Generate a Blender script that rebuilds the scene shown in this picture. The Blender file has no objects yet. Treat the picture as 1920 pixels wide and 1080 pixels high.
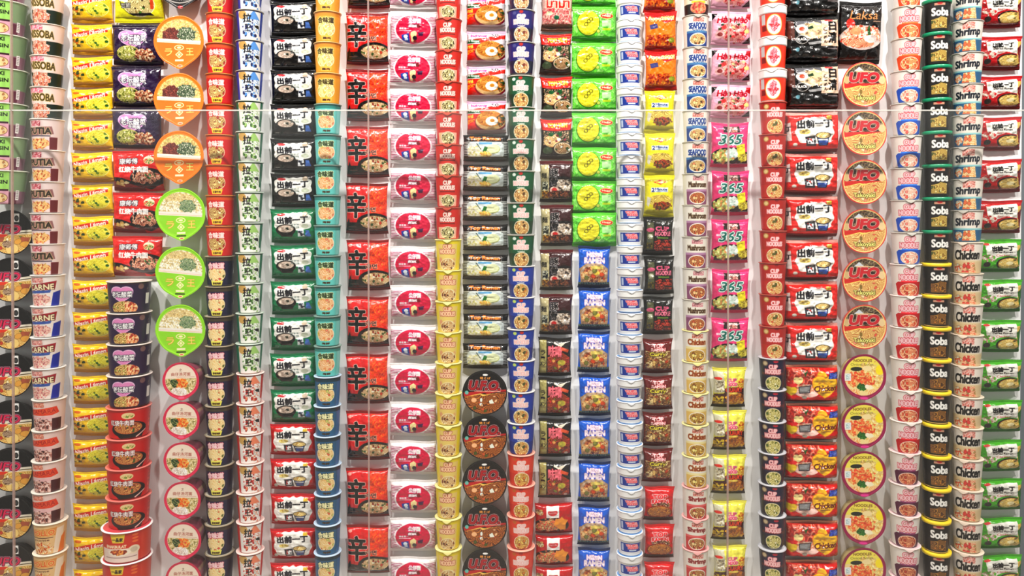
import bpy, math
import numpy as np

# ------------------------------------------------------------------ camera, light, exposure
sc = bpy.context.scene
F = 1444.0            # focal length in pixels of the 1920 wide frame
CAM = 2.65            # distance of the camera from the wall (m)
HOR = 405.0           # eye level in the frame
cam_d = bpy.data.cameras.new('camera')
cam = bpy.data.objects.new('camera', cam_d)
sc.collection.objects.link(cam)
sc.camera = cam
TILT = math.radians(0.45)
cam.location = (0, -CAM, 0)
cam.rotation_euler = (math.pi / 2 - TILT, 0, 0)
cam_d.sensor_width = 36.0
cam_d.lens = 36.0 * F / 1920.0
cam_d.shift_y = -(540 - (HOR + F * math.tan(TILT))) / 1920.0

world = bpy.data.worlds.new('world'); sc.world = world
world.use_nodes = True
wb = world.node_tree.nodes['Background']
# the hall behind the camera: dim, with a band of lit ceiling far away
_nt = world.node_tree
_tc = _nt.nodes.new('ShaderNodeTexCoord'); _sx = _nt.nodes.new('ShaderNodeSeparateXYZ'); _cr = _nt.nodes.new('ShaderNodeValToRGB')
_nt.links.new(_tc.outputs['Generated'], _sx.inputs[0]); _nt.links.new(_sx.outputs[2], _cr.inputs[0]); _nt.links.new(_cr.outputs[0], wb.inputs[0])
_e = _cr.color_ramp.elements
_e[0].position = 0.0; _e[0].color = (.17, .155, .14, 1)
_e[1].position = 1.0; _e[1].color = (.2, .185, .17, 1)
for _p, _c in ((.05, (.17, .157, .147, 1)), (.10, (.55, .56, .52, 1)), (.137, (1.5, 1.6, 1.5, 1)), (.17, (1.2, 1.2, 1.1, 1)), (.22, (.24, .22, .2, 1))):
    _q = _e.new(_p); _q.color = _c
wb.inputs[1].default_value = 1.0

def lamp(x, y, z, power, size, tx, tz, col):
    d = bpy.data.lights.new('ceiling_spot', 'AREA'); d.shape = 'DISK'; d.size = size
    d.energy = power; d.color = col; d.spread = math.radians(120)
    o = bpy.data.objects.new('ceiling_spot', d); sc.collection.objects.link(o)
    o.location = (x, y, z)
    v = (tx - x, -y, tz - z)
    import mathutils
    o.rotation_euler = mathutils.Vector(v).to_track_quat('-Z', 'Y').to_euler()
for x in (-2.3, -1.15, 0.0, 1.15, 2.3):
    lamp(x, -1.65, 2.35, 33, 0.12, x * 0.95, -1.15, (1.0, 0.945, 0.89))
sc.view_settings.view_transform = 'Standard'
sc.view_settings.look = 'None'
sc.view_settings.exposure = 0.0
sc.view_settings.gamma = 1.0
sc.view_settings.use_curve_mapping = False

# ------------------------------------------------------------------ materials
def mat(name, rough=0.4, coat=0.0, color=None, bump=0.0, bscale=60.0, spec=0.5, metallic=0.0, alpha=None):
    m = bpy.data.materials.new(name); m.use_nodes = True
    nt = m.node_tree; b = nt.nodes['Principled BSDF']
    b.inputs['Roughness'].default_value = rough
    b.inputs['Coat Weight'].default_value = coat
    b.inputs['Coat Roughness'].default_value = 0.12
    b.inputs['Specular IOR Level'].default_value = spec
    b.inputs['Metallic'].default_value = metallic
    if color is None:
        a = nt.nodes.new('ShaderNodeAttribute'); a.attribute_name = 'print'
        nt.links.new(a.outputs['Color'], b.inputs['Base Color'])
    else:
        b.inputs['Base Color'].default_value = (*[((c / 255) ** 2.2) for c in color], 1)
    if bump > 0:
        tc = nt.nodes.new('ShaderNodeTexCoord'); oi = nt.nodes.new('ShaderNodeObjectInfo')
        ad = nt.nodes.new('ShaderNodeVectorMath'); ad.operation = 'ADD'
        ml = nt.nodes.new('ShaderNodeMath'); ml.operation = 'MULTIPLY'; ml.inputs[1].default_value = 9.0
        nt.links.new(oi.outputs['Random'], ml.inputs[0])
        nt.links.new(tc.outputs['Object'], ad.inputs[0]); nt.links.new(ml.outputs[0], ad.inputs[1])
        n = nt.nodes.new('ShaderNodeTexNoise'); n.inputs['Scale'].default_value = bscale
        n.inputs['Detail'].default_value = 3.0; n.inputs['Distortion'].default_value = 0.8
        nt.links.new(ad.outputs[0], n.inputs['Vector'])
        bp = nt.nodes.new('ShaderNodeBump'); bp.inputs['Strength'].default_value = 1.0
        bp.inputs['Distance'].default_value = bump
        nt.links.new(n.outputs['Fac'], bp.inputs['Height']); nt.links.new(bp.outputs[0], b.inputs['Normal'])
        nt.links.new(bp.outputs[0], b.inputs['Coat Normal'])
    return m
M_FOIL = mat('printed_foil', 0.26, 0.45, bump=0.003, bscale=36)
M_SEAL = mat('crimped_foil', 0.3, 0.4, bump=0.0012, bscale=70)
M_CUP = mat('printed_paper_cup', 0.42, 0.12)
M_LIDP = mat('printed_lid_film', 0.33, 0.25, bump=0.0012, bscale=30)
_plain = {}
def plain(col, rough=0.4):
    k = (tuple(col), rough)
    if k not in _plain:
        _plain[k] = mat('plain_coating', rough, 0.1, color=col)
    return _plain[k]
def lin(c):
    c = np.asarray(c, float) / 255.0
    return np.where(c <= 0.04045, c / 12.92, ((c + 0.055) / 1.055) ** 2.4)

def ink(c):
    """full-strength printing inks"""
    c = np.asarray(c, float) / 255.0
    g = c.mean(-1, keepdims=True)
    c = g + (c - g) * 1.0
    c = np.clip(c, 0, 1) ** 1.2 * .95; c = c - .04 * np.sin(2 * np.pi * c) - .012
    return np.clip(c, 0.01, .985) * 255
# ------------------------------------------------------------------ a small print shop: artwork becomes vertex colours
K = 4
_tri = {}
def glyphs(s):
    if s in _tri: return _tri[s]
    cu = bpy.data.curves.new('lettering', 'FONT'); cu.body = s; cu.resolution_u = 3
    o = bpy.data.objects.new('lettering', cu); sc.collection.objects.link(o)
    dg = bpy.context.evaluated_depsgraph_get(); e = o.evaluated_get(dg)
    me = e.to_mesh(); me.calc_loop_triangles()
    co = np.zeros(len(me.vertices) * 3, 'f4'); me.vertices.foreach_get('co', co); co = co.reshape(-1, 3)[:, :2]
    ti = np.zeros(len(me.loop_triangles) * 3, 'i4'); me.loop_triangles.foreach_get('vertices', ti)
    t = co[ti].reshape(-1, 3, 2)
    e.to_mesh_clear(); bpy.data.objects.remove(o); bpy.data.curves.remove(cu)
    t = t - t.reshape(-1, 2).min(0); t = t / t.reshape(-1, 2).max(0)
    _tri[s] = t
    return t
def vnoise(h, w, cell, rs):
    gh, gw = int(h / cell) + 3, int(w / cell) + 3
    g = rs.rand(gh, gw)
    y = np.arange(h) / cell; x = np.arange(w) / cell
    yi = y.astype(int); xi = x.astype(int)
    fy = y - yi; fx = x - xi; fy = fy * fy * (3 - 2 * fy); fx = fx * fx * (3 - 2 * fx)
    a = g[yi][:, xi]; b = g[yi][:, xi + 1]; c = g[yi + 1][:, xi]; d = g[yi + 1][:, xi + 1]
    return (a * (1 - fx) + b * fx) * (1 - fy)[:, None] + (c * (1 - fx) + d * fx) * fy[:, None]

class Cv:
    """Artwork sheet, units = one frame pixel at the shelf (about 1.8 mm); x from the middle, y from the top (or middle)."""
    def __init__(s, w, h, bg, cy=False):
        s.w, s.h = w, h
        s.oy = h / 2 if cy else 0.0
        s.H, s.W = int(round(h * K)), int(round(w * K))
        s.a = np.zeros((s.H, s.W, 3)); s.a[:] = bg
        s.X = ((np.arange(s.W) + .5) / K - w / 2)[None, :].repeat(s.H, 0)
        s.Y = ((np.arange(s.H) + .5) / K - s.oy)[:, None].repeat(s.W, 1)
        s.seed = 1
    def put(s, m, c):
        m = np.clip(m, 0, 1)[..., None]
        s.a = s.a * (1 - m) + np.asarray(c, float) * m
        return s
    def mR(s, x0, y0, x1, y1): return ((s.X >= x0) & (s.X <= x1) & (s.Y >= y0) & (s.Y <= y1)) * 1.0
    def mE(s, cx, cy, rx, ry): return (((s.X - cx) / rx) ** 2 + ((s.Y - cy) / ry) ** 2 <= 1) * 1.0
    def mB(s, cx, cy, rx, ry):
        s.seed += 1
        n = vnoise(s.H, s.W, 4 * K, np.random.RandomState(s.seed * 17)) - .5
        return (((s.X - cx) / rx) ** 2 + ((s.Y - cy) / ry) ** 2 <= 1 + n * .9) * 1.0
    def mG(s, pts):
        ins = np.zeros(s.X.shape, bool); n = len(pts)
        for i in range(n):
            (x0, y0), (x1, y1) = pts[i], pts[(i + 1) % n]
            if y0 == y1: continue
            c = ((s.Y < y0) != (s.Y < y1)) & (s.X < (x1 - x0) * (s.Y - y0) / (y1 - y0) + x0)
            ins ^= c
        return ins * 1.0
    def R(s, x0, y0, x1, y1, c): return s.put(s.mR(x0, y0, x1, y1), c)
    def E(s, cx, cy, rx, ry, c): return s.put(s.mE(cx, cy, rx, ry), c)
    def G(s, pts, c): return s.put(s.mG(pts), c)
    def heart(s, cx, cy, w, h, c):
        x = (s.X - cx) / (w / 2); y = (cy - s.Y) / (h / 2)
        m = (x * x + (y * 1.05 + 0.1 - 0.55 * np.sqrt(np.abs(x))) ** 2 * 1.0 <= 0.92)
        return s.put(m * 1.0, c)
    def dil(s, m, r):
        r = r * K; n = int(math.ceil(r)); o = m.copy()
        for dy in range(-n, n + 1):
            for dx in range(-n, n + 1):
                if (dx or dy) and dx * dx + dy * dy <= r * r + .5:
                    o = np.maximum(o, np.roll(np.roll(m, dy, 0), dx, 1))
        return o
    def T(s, txt, cx, cy, w, h, c, o=None, ow=0.7, sh=0.0, rot=0.0, b=0.0, o2=None, ow2=1.4):
        t = glyphs(txt).copy()
        x = (t[..., 0] - .5) * w + (t[..., 1] - .5) * h * sh; y = (.5 - t[..., 1]) * h
        cr, sr = math.cos(math.radians(rot)), math.sin(math.radians(rot))
        X = (x * cr + y * sr + cx + s.w / 2) * K; Y = (-x * sr + y * cr + cy + s.oy) * K
        m = np.zeros((s.H, s.W))
        for k in range(len(X)):
            xs, ys = X[k], Y[k]
            x0, x1 = max(int(xs.min()) - 1, 0), min(int(xs.max()) + 2, s.W)
            y0, y1 = max(int(ys.min()) - 1, 0), min(int(ys.max()) + 2, s.H)
            if x0 >= x1 or y0 >= y1: continue
            gx = np.arange(x0, x1)[None, :] + .5; gy = np.arange(y0, y1)[:, None] + .5
            d = (xs[1] - xs[0]) * (ys[2] - ys[0]) - (xs[2] - xs[0]) * (ys[1] - ys[0])
            if abs(d) < 1e-9: continue
            a = ((xs[1] - gx) * (ys[2] - gy) - (xs[2] - gx) * (ys[1] - gy)) / d
            q = ((xs[2] - gx) * (ys[0] - gy) - (xs[0] - gx) * (ys[2] - gy)) / d
            r = 1 - a - q
            m[y0:y1, x0:x1] = np.maximum(m[y0:y1, x0:x1], (a >= -.01) & (q >= -.01) & (r >= -.01))
        if b: m = s.dil(m, b)
        if o2 is not None: s.put(s.dil(m, ow2), o2)
        if o is not None: s.put(s.dil(m, ow), o)
        return s.put(m, c)
    def food(s, m, cols, cell=2.6, seed=None):
        s.seed += 1
        rs = np.random.RandomState(seed or s.seed * 7 + 3)
        n = vnoise(s.H, s.W, cell * K, rs) + 0.55 * vnoise(s.H, s.W, cell * K * .45, rs)
        e = vnoise(s.H, s.W, cell * K * .8, rs)
        mm = m > .5
        if not mm.any(): return s
        q = np.argsort(np.argsort(n[mm])) / mm.sum()
        idx = np.minimum((q * len(cols)).astype(int), len(cols) - 1)
        fr = q * len(cols) - idx
        cc = np.asarray(cols, float)
        v = cc[idx] * (0.8 + 0.35 * (1 - np.abs(fr - .5) * 1.6))[:, None] * (0.85 + 0.3 * e[mm])[:, None]
        s.a[mm] = np.clip(v, 0, 255)
        return s
    def FE(s, cx, cy, rx, ry, cols, cell=2.6): return s.food(s.mB(cx, cy, rx, ry), cols, cell)
    def FR(s, x0, y0, x1, y1, cols, cell=2.6): return s.food(s.mR(x0, y0, x1, y1), cols, cell)
    def noodle(s, m, lo, hi, freq=1.9, seed=None):
        s.seed += 1
        rs = np.random.RandomState(seed or s.seed * 11 + 5)
        wx = vnoise(s.H, s.W, 7 * K, rs) * 12; wy = vnoise(s.H, s.W, 6 * K, rs) * 12
        sel = vnoise(s.H, s.W, 8 * K, rs) > .5
        ph = np.where(sel, (s.X + wx) * .9 + (s.Y + wy) * .5, (s.X + wx) * -.3 + (s.Y + wy))
        v = (.5 + .5 * np.sin(ph * freq))[..., None]
        c = np.asarray(lo, float) * (1 - v) + np.asarray(hi, float) * v
        m = m[..., None]
        s.a = s.a * (1 - m) + c * m
        return s
    def NE(s, cx, cy, rx, ry, lo, hi, freq=1.9): return s.noodle(s.mE(cx, cy, rx, ry), lo, hi, freq)
    def bits(s, m, cols, n=10, r=(1.2, 2.4)):
        s.seed += 1
        rs = np.random.RandomState(s.seed * 13 + 1)
        ys, xs = np.nonzero(m > .5)
        if len(ys) == 0: return s
        for i in range(n):
            j = rs.randint(len(ys)); cx, cy = s.X[ys[j], xs[j]], s.Y[ys[j], xs[j]]
            a = rs.uniform(*r); b2 = a * rs.uniform(.5, 1); c = np.asarray(cols[i % len(cols)], float)
            th = rs.rand() * 3.14; dx, dy = s.X - cx, s.Y - cy
            u = dx * math.cos(th) + dy * math.sin(th); v = -dx * math.sin(th) + dy * math.cos(th)
            s.put((((u / (a + .4)) ** 2 + (v / (b2 + .4)) ** 2) <= 1) * m, c * .55)
            s.put((((u / a) ** 2 + (v / b2) ** 2) <= 1) * m, c)
        return s
    def bowl(s, cx, cy, rx, ry, rim, lo, hi, bits=(), n=8, freq=1.9):
        s.E(cx, cy, rx, ry, rim); m = s.mE(cx, cy, rx - 1.3, ry - 1.2)
        s.noodle(m, lo, hi, freq)
        if bits: s.bits(m, bits, n, (1.4, 3.0))
        return s
    def sample(s, x, y):
        a = s.a
        b = (a + np.roll(a, 1, 0) + np.roll(a, -1, 0)) / 3; b = (b + np.roll(b, 1, 1) + np.roll(b, -1, 1)) / 3
        px = np.clip((x + s.w / 2) * K - .5, 0, s.W - 1.001); py = np.clip((y + s.oy) * K - .5, 0, s.H - 1.001)
        xi, yi = px.astype(int), py.astype(int); fx, fy = (px - xi)[..., None], (py - yi)[..., None]
        v = (b[yi, xi] * (1 - fx) + b[yi, xi + 1] * fx) * (1 - fy) + (b[yi + 1, xi] * (1 - fx) + b[yi + 1, xi + 1] * fx) * fy
        return lin(ink(v))

# ------------------------------------------------------------------ mesh helpers
def mesh(name, verts, faces, cols=None, m=None, smooth=True):
    """verts (n,3), faces list of (k,4) or (k,3) int arrays."""
    me = bpy.data.meshes.new(name)
    verts = np.asarray(verts, 'f4'); me.vertices.add(len(verts)); me.vertices.foreach_set('co', verts.ravel())
    loops = np.concatenate([np.asarray(f, 'i4').ravel() for f in faces])
    tot = np.concatenate([np.full(len(f), np.asarray(f).shape[1], 'i4') for f in faces])
    st = np.concatenate([[0], np.cumsum(tot)[:-1]]).astype('i4')
    me.loops.add(len(loops)); me.loops.foreach_set('vertex_index', loops)
    me.polygons.add(len(tot)); me.polygons.foreach_set('loop_start', st)
    try: me.polygons.foreach_set('loop_total', tot)
    except Exception: pass
    me.update(calc_edges=True)
    me.polygons.foreach_set('use_smooth', np.full(len(tot), smooth))
    if cols is not None:
        at = me.color_attributes.new('print', 'FLOAT_COLOR', 'POINT')
        c = np.ones((len(verts), 4), 'f4'); c[:, :3] = cols; at.data.foreach_set('color', c.ravel())
    me.validate(); me.update()
    if m: me.materials.append(m)
    return me
def gridf(nu, nv, off=0, flip=False, wrap=False):
    i = np.arange(nv - 1)[:, None]; j = np.arange(nu if wrap else nu - 1)[None, :]
    j2 = (j + 1) % nu
    a = i * nu + j; b = i * nu + j2; c = (i + 1) * nu + j2; d = (i + 1) * nu + j
    f = np.stack([a, b, c, d], -1).reshape(-1, 4) + off
    return f[:, ::-1] if flip else f
def link(o, parent=None):
    sc.collection.objects.link(o)
    if parent: o.parent = parent
    return o
def copy_tree(o, parent=None):
    c = o.copy(); sc.collection.objects.link(c)
    if parent: c.parent = parent
    for ch in o.children: copy_tree(ch, c)
    return c
def part(name, me, parent): return link(bpy.data.objects.new(name, me), parent)
def U(d): return (CAM - d) / F      # size in metres of one artwork unit at depth d off the wall
STEP = 0.72

def make_packet(cv, T=20, st=5, sb=5, pinch=.04, flare=.0, edge=4.0, box=0.0, seed=1, side=None, crinkle=1.0, vs=.94):
    """pillow pouch: printed body, crimped top and bottom seals. T = thickness in units."""
    w, h = cv.w, cv.h
    T = T * (1.0 if box else 1.25)
    d = T * .0018; u = U(d)
    rs = np.random.RandomState(seed)
    back = side if side is not None else cv.a[cv.H // 2, :6].mean(0)
    mid = T / 2 + .6
    N1 = vnoise(400, 400, 45, rs) + .5 * vnoise(400, 400, 22, rs)
    def outline(v):      # v 0 top .. 1 bottom -> half width
        return w / 2 * (1 - pinch * np.sin(np.pi * v) ** .8 + flare * np.abs(2 * v - 1) ** 6)
    def surf(nu, nv, y0, y1, front, kind):
        uu = np.linspace(-1, 1, nu)[None, :].repeat(nv, 0); y = np.linspace(y0, y1, nv)[:, None].repeat(nu, 1)
        v = y / h; x = uu * outline(v)
        bv = np.clip((y - st) / (h - st - sb), 0, 1) * 2 - 1
        p = (1 - np.abs(uu) ** edge) ** .5 * (1 - np.abs(bv) ** (edge - .6 + 2 * box)) ** .55
        ni = N1[np.clip((v * 399).astype(int), 0, 399), np.clip(((uu + 1) * 199).astype(int), 0, 399)]
        z = p * T / 2 * (.92 + .16 * (ni - .75) * crinkle)
        rp = rs.uniform(0, 6, 5)
        for k in range(5):
            fq = 4 + 3.1 * k
            z = z + p ** .5 * .6 * crinkle * np.sin(uu * fq + rp[k] + bv * 1.5) * (np.exp(-(bv + 1) * 3.2) + .7 * np.exp(-(1 - bv) * 3.6))
        if kind != 'b':
            z = z * 0 + .25 * np.sin(y * 5.2) + .5 * np.sin(uu * 5 + seed)
            z = z + (.18 if front else -.18)
        s = 1 if front else -1
        lean = mid + (.5 - v) * T * (0 if box else .28) - (2.0 if box else 1.0) * np.clip((v - .9) / .1, 0, 1) ** 2 * T * .12
        wav = 1.1 * np.sin(uu * 3.1 + seed) * (1 - v) ** 3 + 1.6 * (1 - uu * uu) * ((1 - v) ** 6 + .8 * v ** 6)
        yy = (y + wav) * vs
        V = np.stack([x * u, -(lean + s * z) * u, -yy * u], -1) if kind == 'b' else np.stack([x * u, -(lean + z) * u, -yy * u], -1)
        return V.reshape(-1, 3), x.ravel(), y.ravel()
    root = bpy.data.objects.new('noodle_packet', None); link(root)
    root.empty_display_size = .02
    def build(name, y0, y1, kind, m):
        nu, nv = max(int(w / STEP), 8), max(int((y1 - y0) / STEP), 5)
        A, x, y = surf(nu, nv, y0, y1, True, kind); ca = cv.sample(x, y)
        nb, mb = max(nu // 5, 4), max(nv // 5, 3)
        B, xb, yb = surf(nb, mb, y0, y1, False, kind)
        cb = np.tile(lin(back), (len(B), 1))
        me = mesh(name, np.concatenate([A, B]), [gridf(nu, nv, 0, True), gridf(nb, mb, len(A))], np.concatenate([ca, cb]), m)
        return part(name, me, root)
    build('packet_body', st, h - sb, 'b', M_FOIL)
    if st: build('top_seal', 0, st + .3, 't', M_SEAL)
    if sb: build('bottom_seal', h - sb - .3, h, 't', M_SEAL)
    root['dep'] = d
    return root

def make_cup(cv, r, taper=.8, rim=(235, 232, 225), lid=(240, 238, 232), tab=0, bead=1.5, liph=1.6, name='noodle_cup', skirt=0, skirt_h=0):
    """paper cup standing with its lid up; origin at its bottom centre."""
    h = cv.h; hb = h - .6; u = U(r * .0018)
    half = math.radians(130); arc = half * r
    nf = int(2 * arc / STEP)
    th = np.concatenate([np.linspace(-half, half, nf), np.linspace(half, 2 * math.pi - half, 16)[1:-1]])
    nu = len(th)
    nv = int(h / STEP)
    t = np.linspace(0, 1, nv)                         # 0 top .. 1 bottom
    rad = r * (.965 - (.965 - taper) * t)
    if skirt: rad = np.where(t < skirt_h, r * .985, rad)
    rad = rad - np.where(t > .975, 1.0, 0)
    zz = (h * (1 - t)) * .985
    ths = np.where(np.abs(th) <= half, th, half)
    X = rad[:, None] * np.sin(th)[None, :]; Yd = -rad[:, None] * np.cos(th)[None, :]
    V = np.stack([X * u, Yd * u, np.repeat(zz[:, None], nu, 1) * u], -1).reshape(-1, 3)
    ca = cv.sample((ths * r)[None, :].repeat(nv, 0).ravel(), (t * (h - .6) + .3)[:, None].repeat(nu, 1).ravel())
    # closed bottom with a raised foot
    o = len(V); V2 = np.stack([rad[-1] * .9 * np.sin(th) * u, -rad[-1] * .9 * np.cos(th) * u, np.full(nu, 1.2 * u)], -1)
    V = np.concatenate([V, V2, [[0, 0, 1.2 * u]]]); ca = np.concatenate([ca, np.tile(lin(rim), (nu + 1, 1))])
    j = np.arange(nu); j2 = (j + 1) % nu
    f1 = gridf(nu, nv, 0, True, True)
    f2 = np.stack([(nv - 1) * nu + j, o + j, o + j2, (nv - 1) * nu + j2], -1)
    f3 = np.stack([o + j, np.full(nu, o + nu), o + j2], -1)
    root = bpy.data.objects.new(name, None); link(root); root.empty_display_size = .02
    part('cup_body', mesh('cup_body', V, [f1, f2, f3], ca, M_CUP), root)
    # lid: film over a rolled rim
    n = 72; a = np.linspace(0, 2 * math.pi, n, endpoint=False)
    prof = [(r * .955, -liph), (r * .985 + bead * .25, -liph), (r + bead * .35, -liph * .6), (r + bead * .4, -.1), (r + .1, .35), (r * .93, .3), (r * .9, .05), (0.01, .05)]
    pv = []
    for pr, pz in prof:
        pv.append(np.stack([pr * np.sin(a) * u, -pr * np.cos(a) * u, np.full(n, (h - .55 + pz) * u)], -1))
    lm = mesh('lid', np.concatenate(pv), [gridf(n, len(prof), 0, False, True)], None, plain(rim, .35))
    lm.materials.append(plain(lid, .3))
    mi = np.zeros(len(lm.polygons), 'i4'); mi[n * 5:] = 1; lm.polygons.foreach_set('material_index', mi)
    lo = part('lid', lm, root)
    if tab:
        # triangular lift tab folded out of the rim and down over the wall of the cup
        k = 9; pts = []; tt = np.linspace(0, 1, 7)
        for q in tt:
            wdt = tab * 1.5 * (1 - q) ** .8 + .5
            for i in range(k):
                s2 = (i / (k - 1) * 2 - 1) * wdt
                ang = s2 / r; rr = r + .9 + .5 * math.sin(q * 2) - q * tab * .06
                pts.append((rr * math.sin(ang) * u, -rr * math.cos(ang) * u, (h - .3 - q * tab) * u))
        P = np.array(pts); Q = P.copy(); Q[:, 1] += .5 * u
        tm = mesh('pull_tab', np.concatenate([P, Q]), [gridf(k, 7, 0, True), gridf(k, 7, len(P))], None, plain(rim, .35))
        part('pull_tab', tm, lo)
    root['dep'] = r * .0018
    return root

def make_bowl(cv, R, depth, back=.72, wall=(240, 235, 230), rimc=(240, 150, 60), tip=.0, name='noodle_bowl', bodycv=None):
    """round bowl fixed by its base to the wall, sealed lid towards the room; origin at the wall."""
    d = depth * .0018; u = U(d)
    root = bpy.data.objects.new(name, None); link(root); root.empty_display_size = .02
    n = int(2 * math.pi * R / .8); a = np.linspace(0, 2 * math.pi, n, endpoint=False)   # 0 = up, clockwise
    bump = np.clip(np.cos(a - math.pi), 0, 1) ** 28
    out = 1 + tip * bump + .006 * np.sin(a * 7)
    nr = int(R / .75); rr = np.linspace(0.004, 1, nr)
    X = (rr[:, None] * R) * (np.sin(a) * out)[None, :]; Z = (rr[:, None] * R) * (np.cos(a) * out)[None, :]
    rr2 = rr[:, None].repeat(n, 1)
    dome = np.where(rr2 > .93, .5 * np.sin((rr2 - .93) / .07 * math.pi), -.5 * (1 - rr2 ** 4)) 
    V = np.stack([X * u, -(depth + dome) * u, Z * u], -1).reshape(-1, 3)
    ca = cv.sample(X.ravel(), -Z.ravel())
    m0 = len(V); rim = np.stack([X[-1] * u * .985, np.full(n, -(depth - 2.0) * u), Z[-1] * u * .985], -1)
    V = np.concatenate([V, rim]); ca = np.concatenate([ca, np.tile(lin(rimc), (n, 1))])
    j = np.arange(n); j2 = (j + 1) % n
    f2 = np.stack([(nr - 1) * n + j, m0 + j, m0 + j2, (nr - 1) * n + j2], -1)
    part('lid', mesh('lid', V, [gridf(n, nr, 0, False, True), f2], ca, M_LIDP), root)
    n2 = 96; a2 = np.linspace(0, 2 * math.pi, n2, endpoint=False)
    prof = [(R * .97, depth - 1.2), (R * .965, depth - 3), (R * .93, depth - 3.4), (R * (back * .4 + .56), depth * .5), (R * back, 1.2), (R * back * .95, .2), (0.01, .2)]
    pv = [np.stack([p * np.sin(a2) * u, np.full(n2, -q * u), p * np.cos(a2) * u], -1) for p, q in prof]
    V = np.concatenate(pv)
    if bodycv is not None:
        ca = bodycv(V / u, R, depth)
        bm = mesh('bowl_body', V, [gridf(n2, len(prof), 0, False, True)], ca, M_CUP)
    else:
        bm = mesh('bowl_body', V, [gridf(n2, len(prof), 0, False, True)], None, plain(wall, .4))
    part('bowl_body', bm, root)
    root['dep'] = d
    return root

# ------------------------------------------------------------------ artwork of every kind (sRGB 0-255)
WH = (250, 248, 244); BK = (22, 18, 18); NAVY = (28, 32, 88)
NLO, NHI = (196, 150, 70), (250, 232, 165)
SHR = [(225, 120, 90), (250, 190, 150), (250, 235, 190), (200, 90, 60), (130, 150, 70)]
VEG = [(60, 110, 50), (240, 225, 160), (225, 130, 80), (120, 150, 60)]
def cupcv(r, h, bg): return Cv(4.54 * r, h, bg)
DES = {}
def design(fn): DES[fn.__name__] = fn; return fn

# ---- column 1
@design
def green_pink_cup():
    c = cupcv(41, 62, (172, 224, 128))
    c.R(-60, 36, 60, 62, (226, 176, 190)); c.R(-60, 34, 34, 37.5, (86, 36, 60))
    c.R(35, 0, 95, 62, (150, 172, 140)); c.R(35, 38, 95, 62, (160, 130, 142)); c.R(35, 40, 52, 62, (120, 70, 90))
    c.T('YAKI', 14, 9, 22, 6.5, BK, b=.35); c.T('NISSIN', 15, 21, 34, 6.5, BK, b=.35)
    c.E(16, 50, 17, 9, (120, 84, 50)); c.E(16, 50, 16, 8, (235, 205, 160)); c.bits(c.mE(16, 50, 14, 7), [(250, 225, 190), (205, 150, 100)], 9)
    c.R(49, 36, 57, 54, WH); 
    for i in range(5): c.R(50.5, 38 + i * 3, 55.5, 39.4 + i * 3, (150, 140, 140))
    return make_cup(c, 41, .78, (225, 235, 215), (225, 232, 215))
def ufo_disc(R, band, food_lo, food_hi, base, rimc, tag, deep, lower=None, word=None, tip=0.0, logo=(190, 40, 70), out=(240, 215, 215), shred=SHR):
    c = Cv(2 * R * 1.12, 2 * R * 1.12, base, True)
    m = (c.X ** 2 + c.Y ** 2 <= (R * .95) ** 2) * 1.0
    c.noodle(m * (c.Y > 3 - c.X * .12), food_lo, food_hi, 1.7)
    c.bits(m * (c.Y > 6), shred, 10, (1.8, 4))
    c.put(m * c.mG([(-R, 8), (-R * .5, 6), (0, 1), (R * .1, 3), (R * .5, -1), (R, -3), (R, -7), (-R, 1)]), band)
    c.put(m * c.mG([(-R * .9, 9), (-R * .2, 4), (-R * .1, 7), (R * .5, 1), (0, 4.5), (-R * .2, 2)]), (250, 210, 120))
    return c, m
@design
def black_bowl_dumpling():
    R = 42; c, m = ufo_disc(R, (235, 225, 205), (190, 140, 70), (245, 215, 150), BK, BK, 1, 30)
    c.put(m * c.mG([(-R, 6), (R, -1), (R, 1), (-R, 9)]), (240, 225, 200))
    c.bits(m * (c.Y > 8), [(240, 205, 140), (225, 170, 90), (180, 110, 80)], 9, (6, 10))
    c.noodle(c.mE(-6, 22, 10, 7), (110, 80, 60), (225, 205, 180), 2.2)
    c.put(m * c.mG([(-R, 11), (-R * .3, 9), (-4, 4), (-R, 3)]), (225, 80, 40))
    c.T('UFO', -8, -6, 50, 15, (220, 60, 110), o=(70, 20, 40), ow=1.2, sh=.25, b=.6, o2=(240, 180, 200), ow2=1.9)
    c.R(5, -36, 15, -20, WH); c.E(10, -27, 4.2, 5.5, BK); c.E(10, -27, 2.2, 3.2, (90, 90, 90))
    return make_bowl(c, R, 32, .7, BK, BK)
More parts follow.
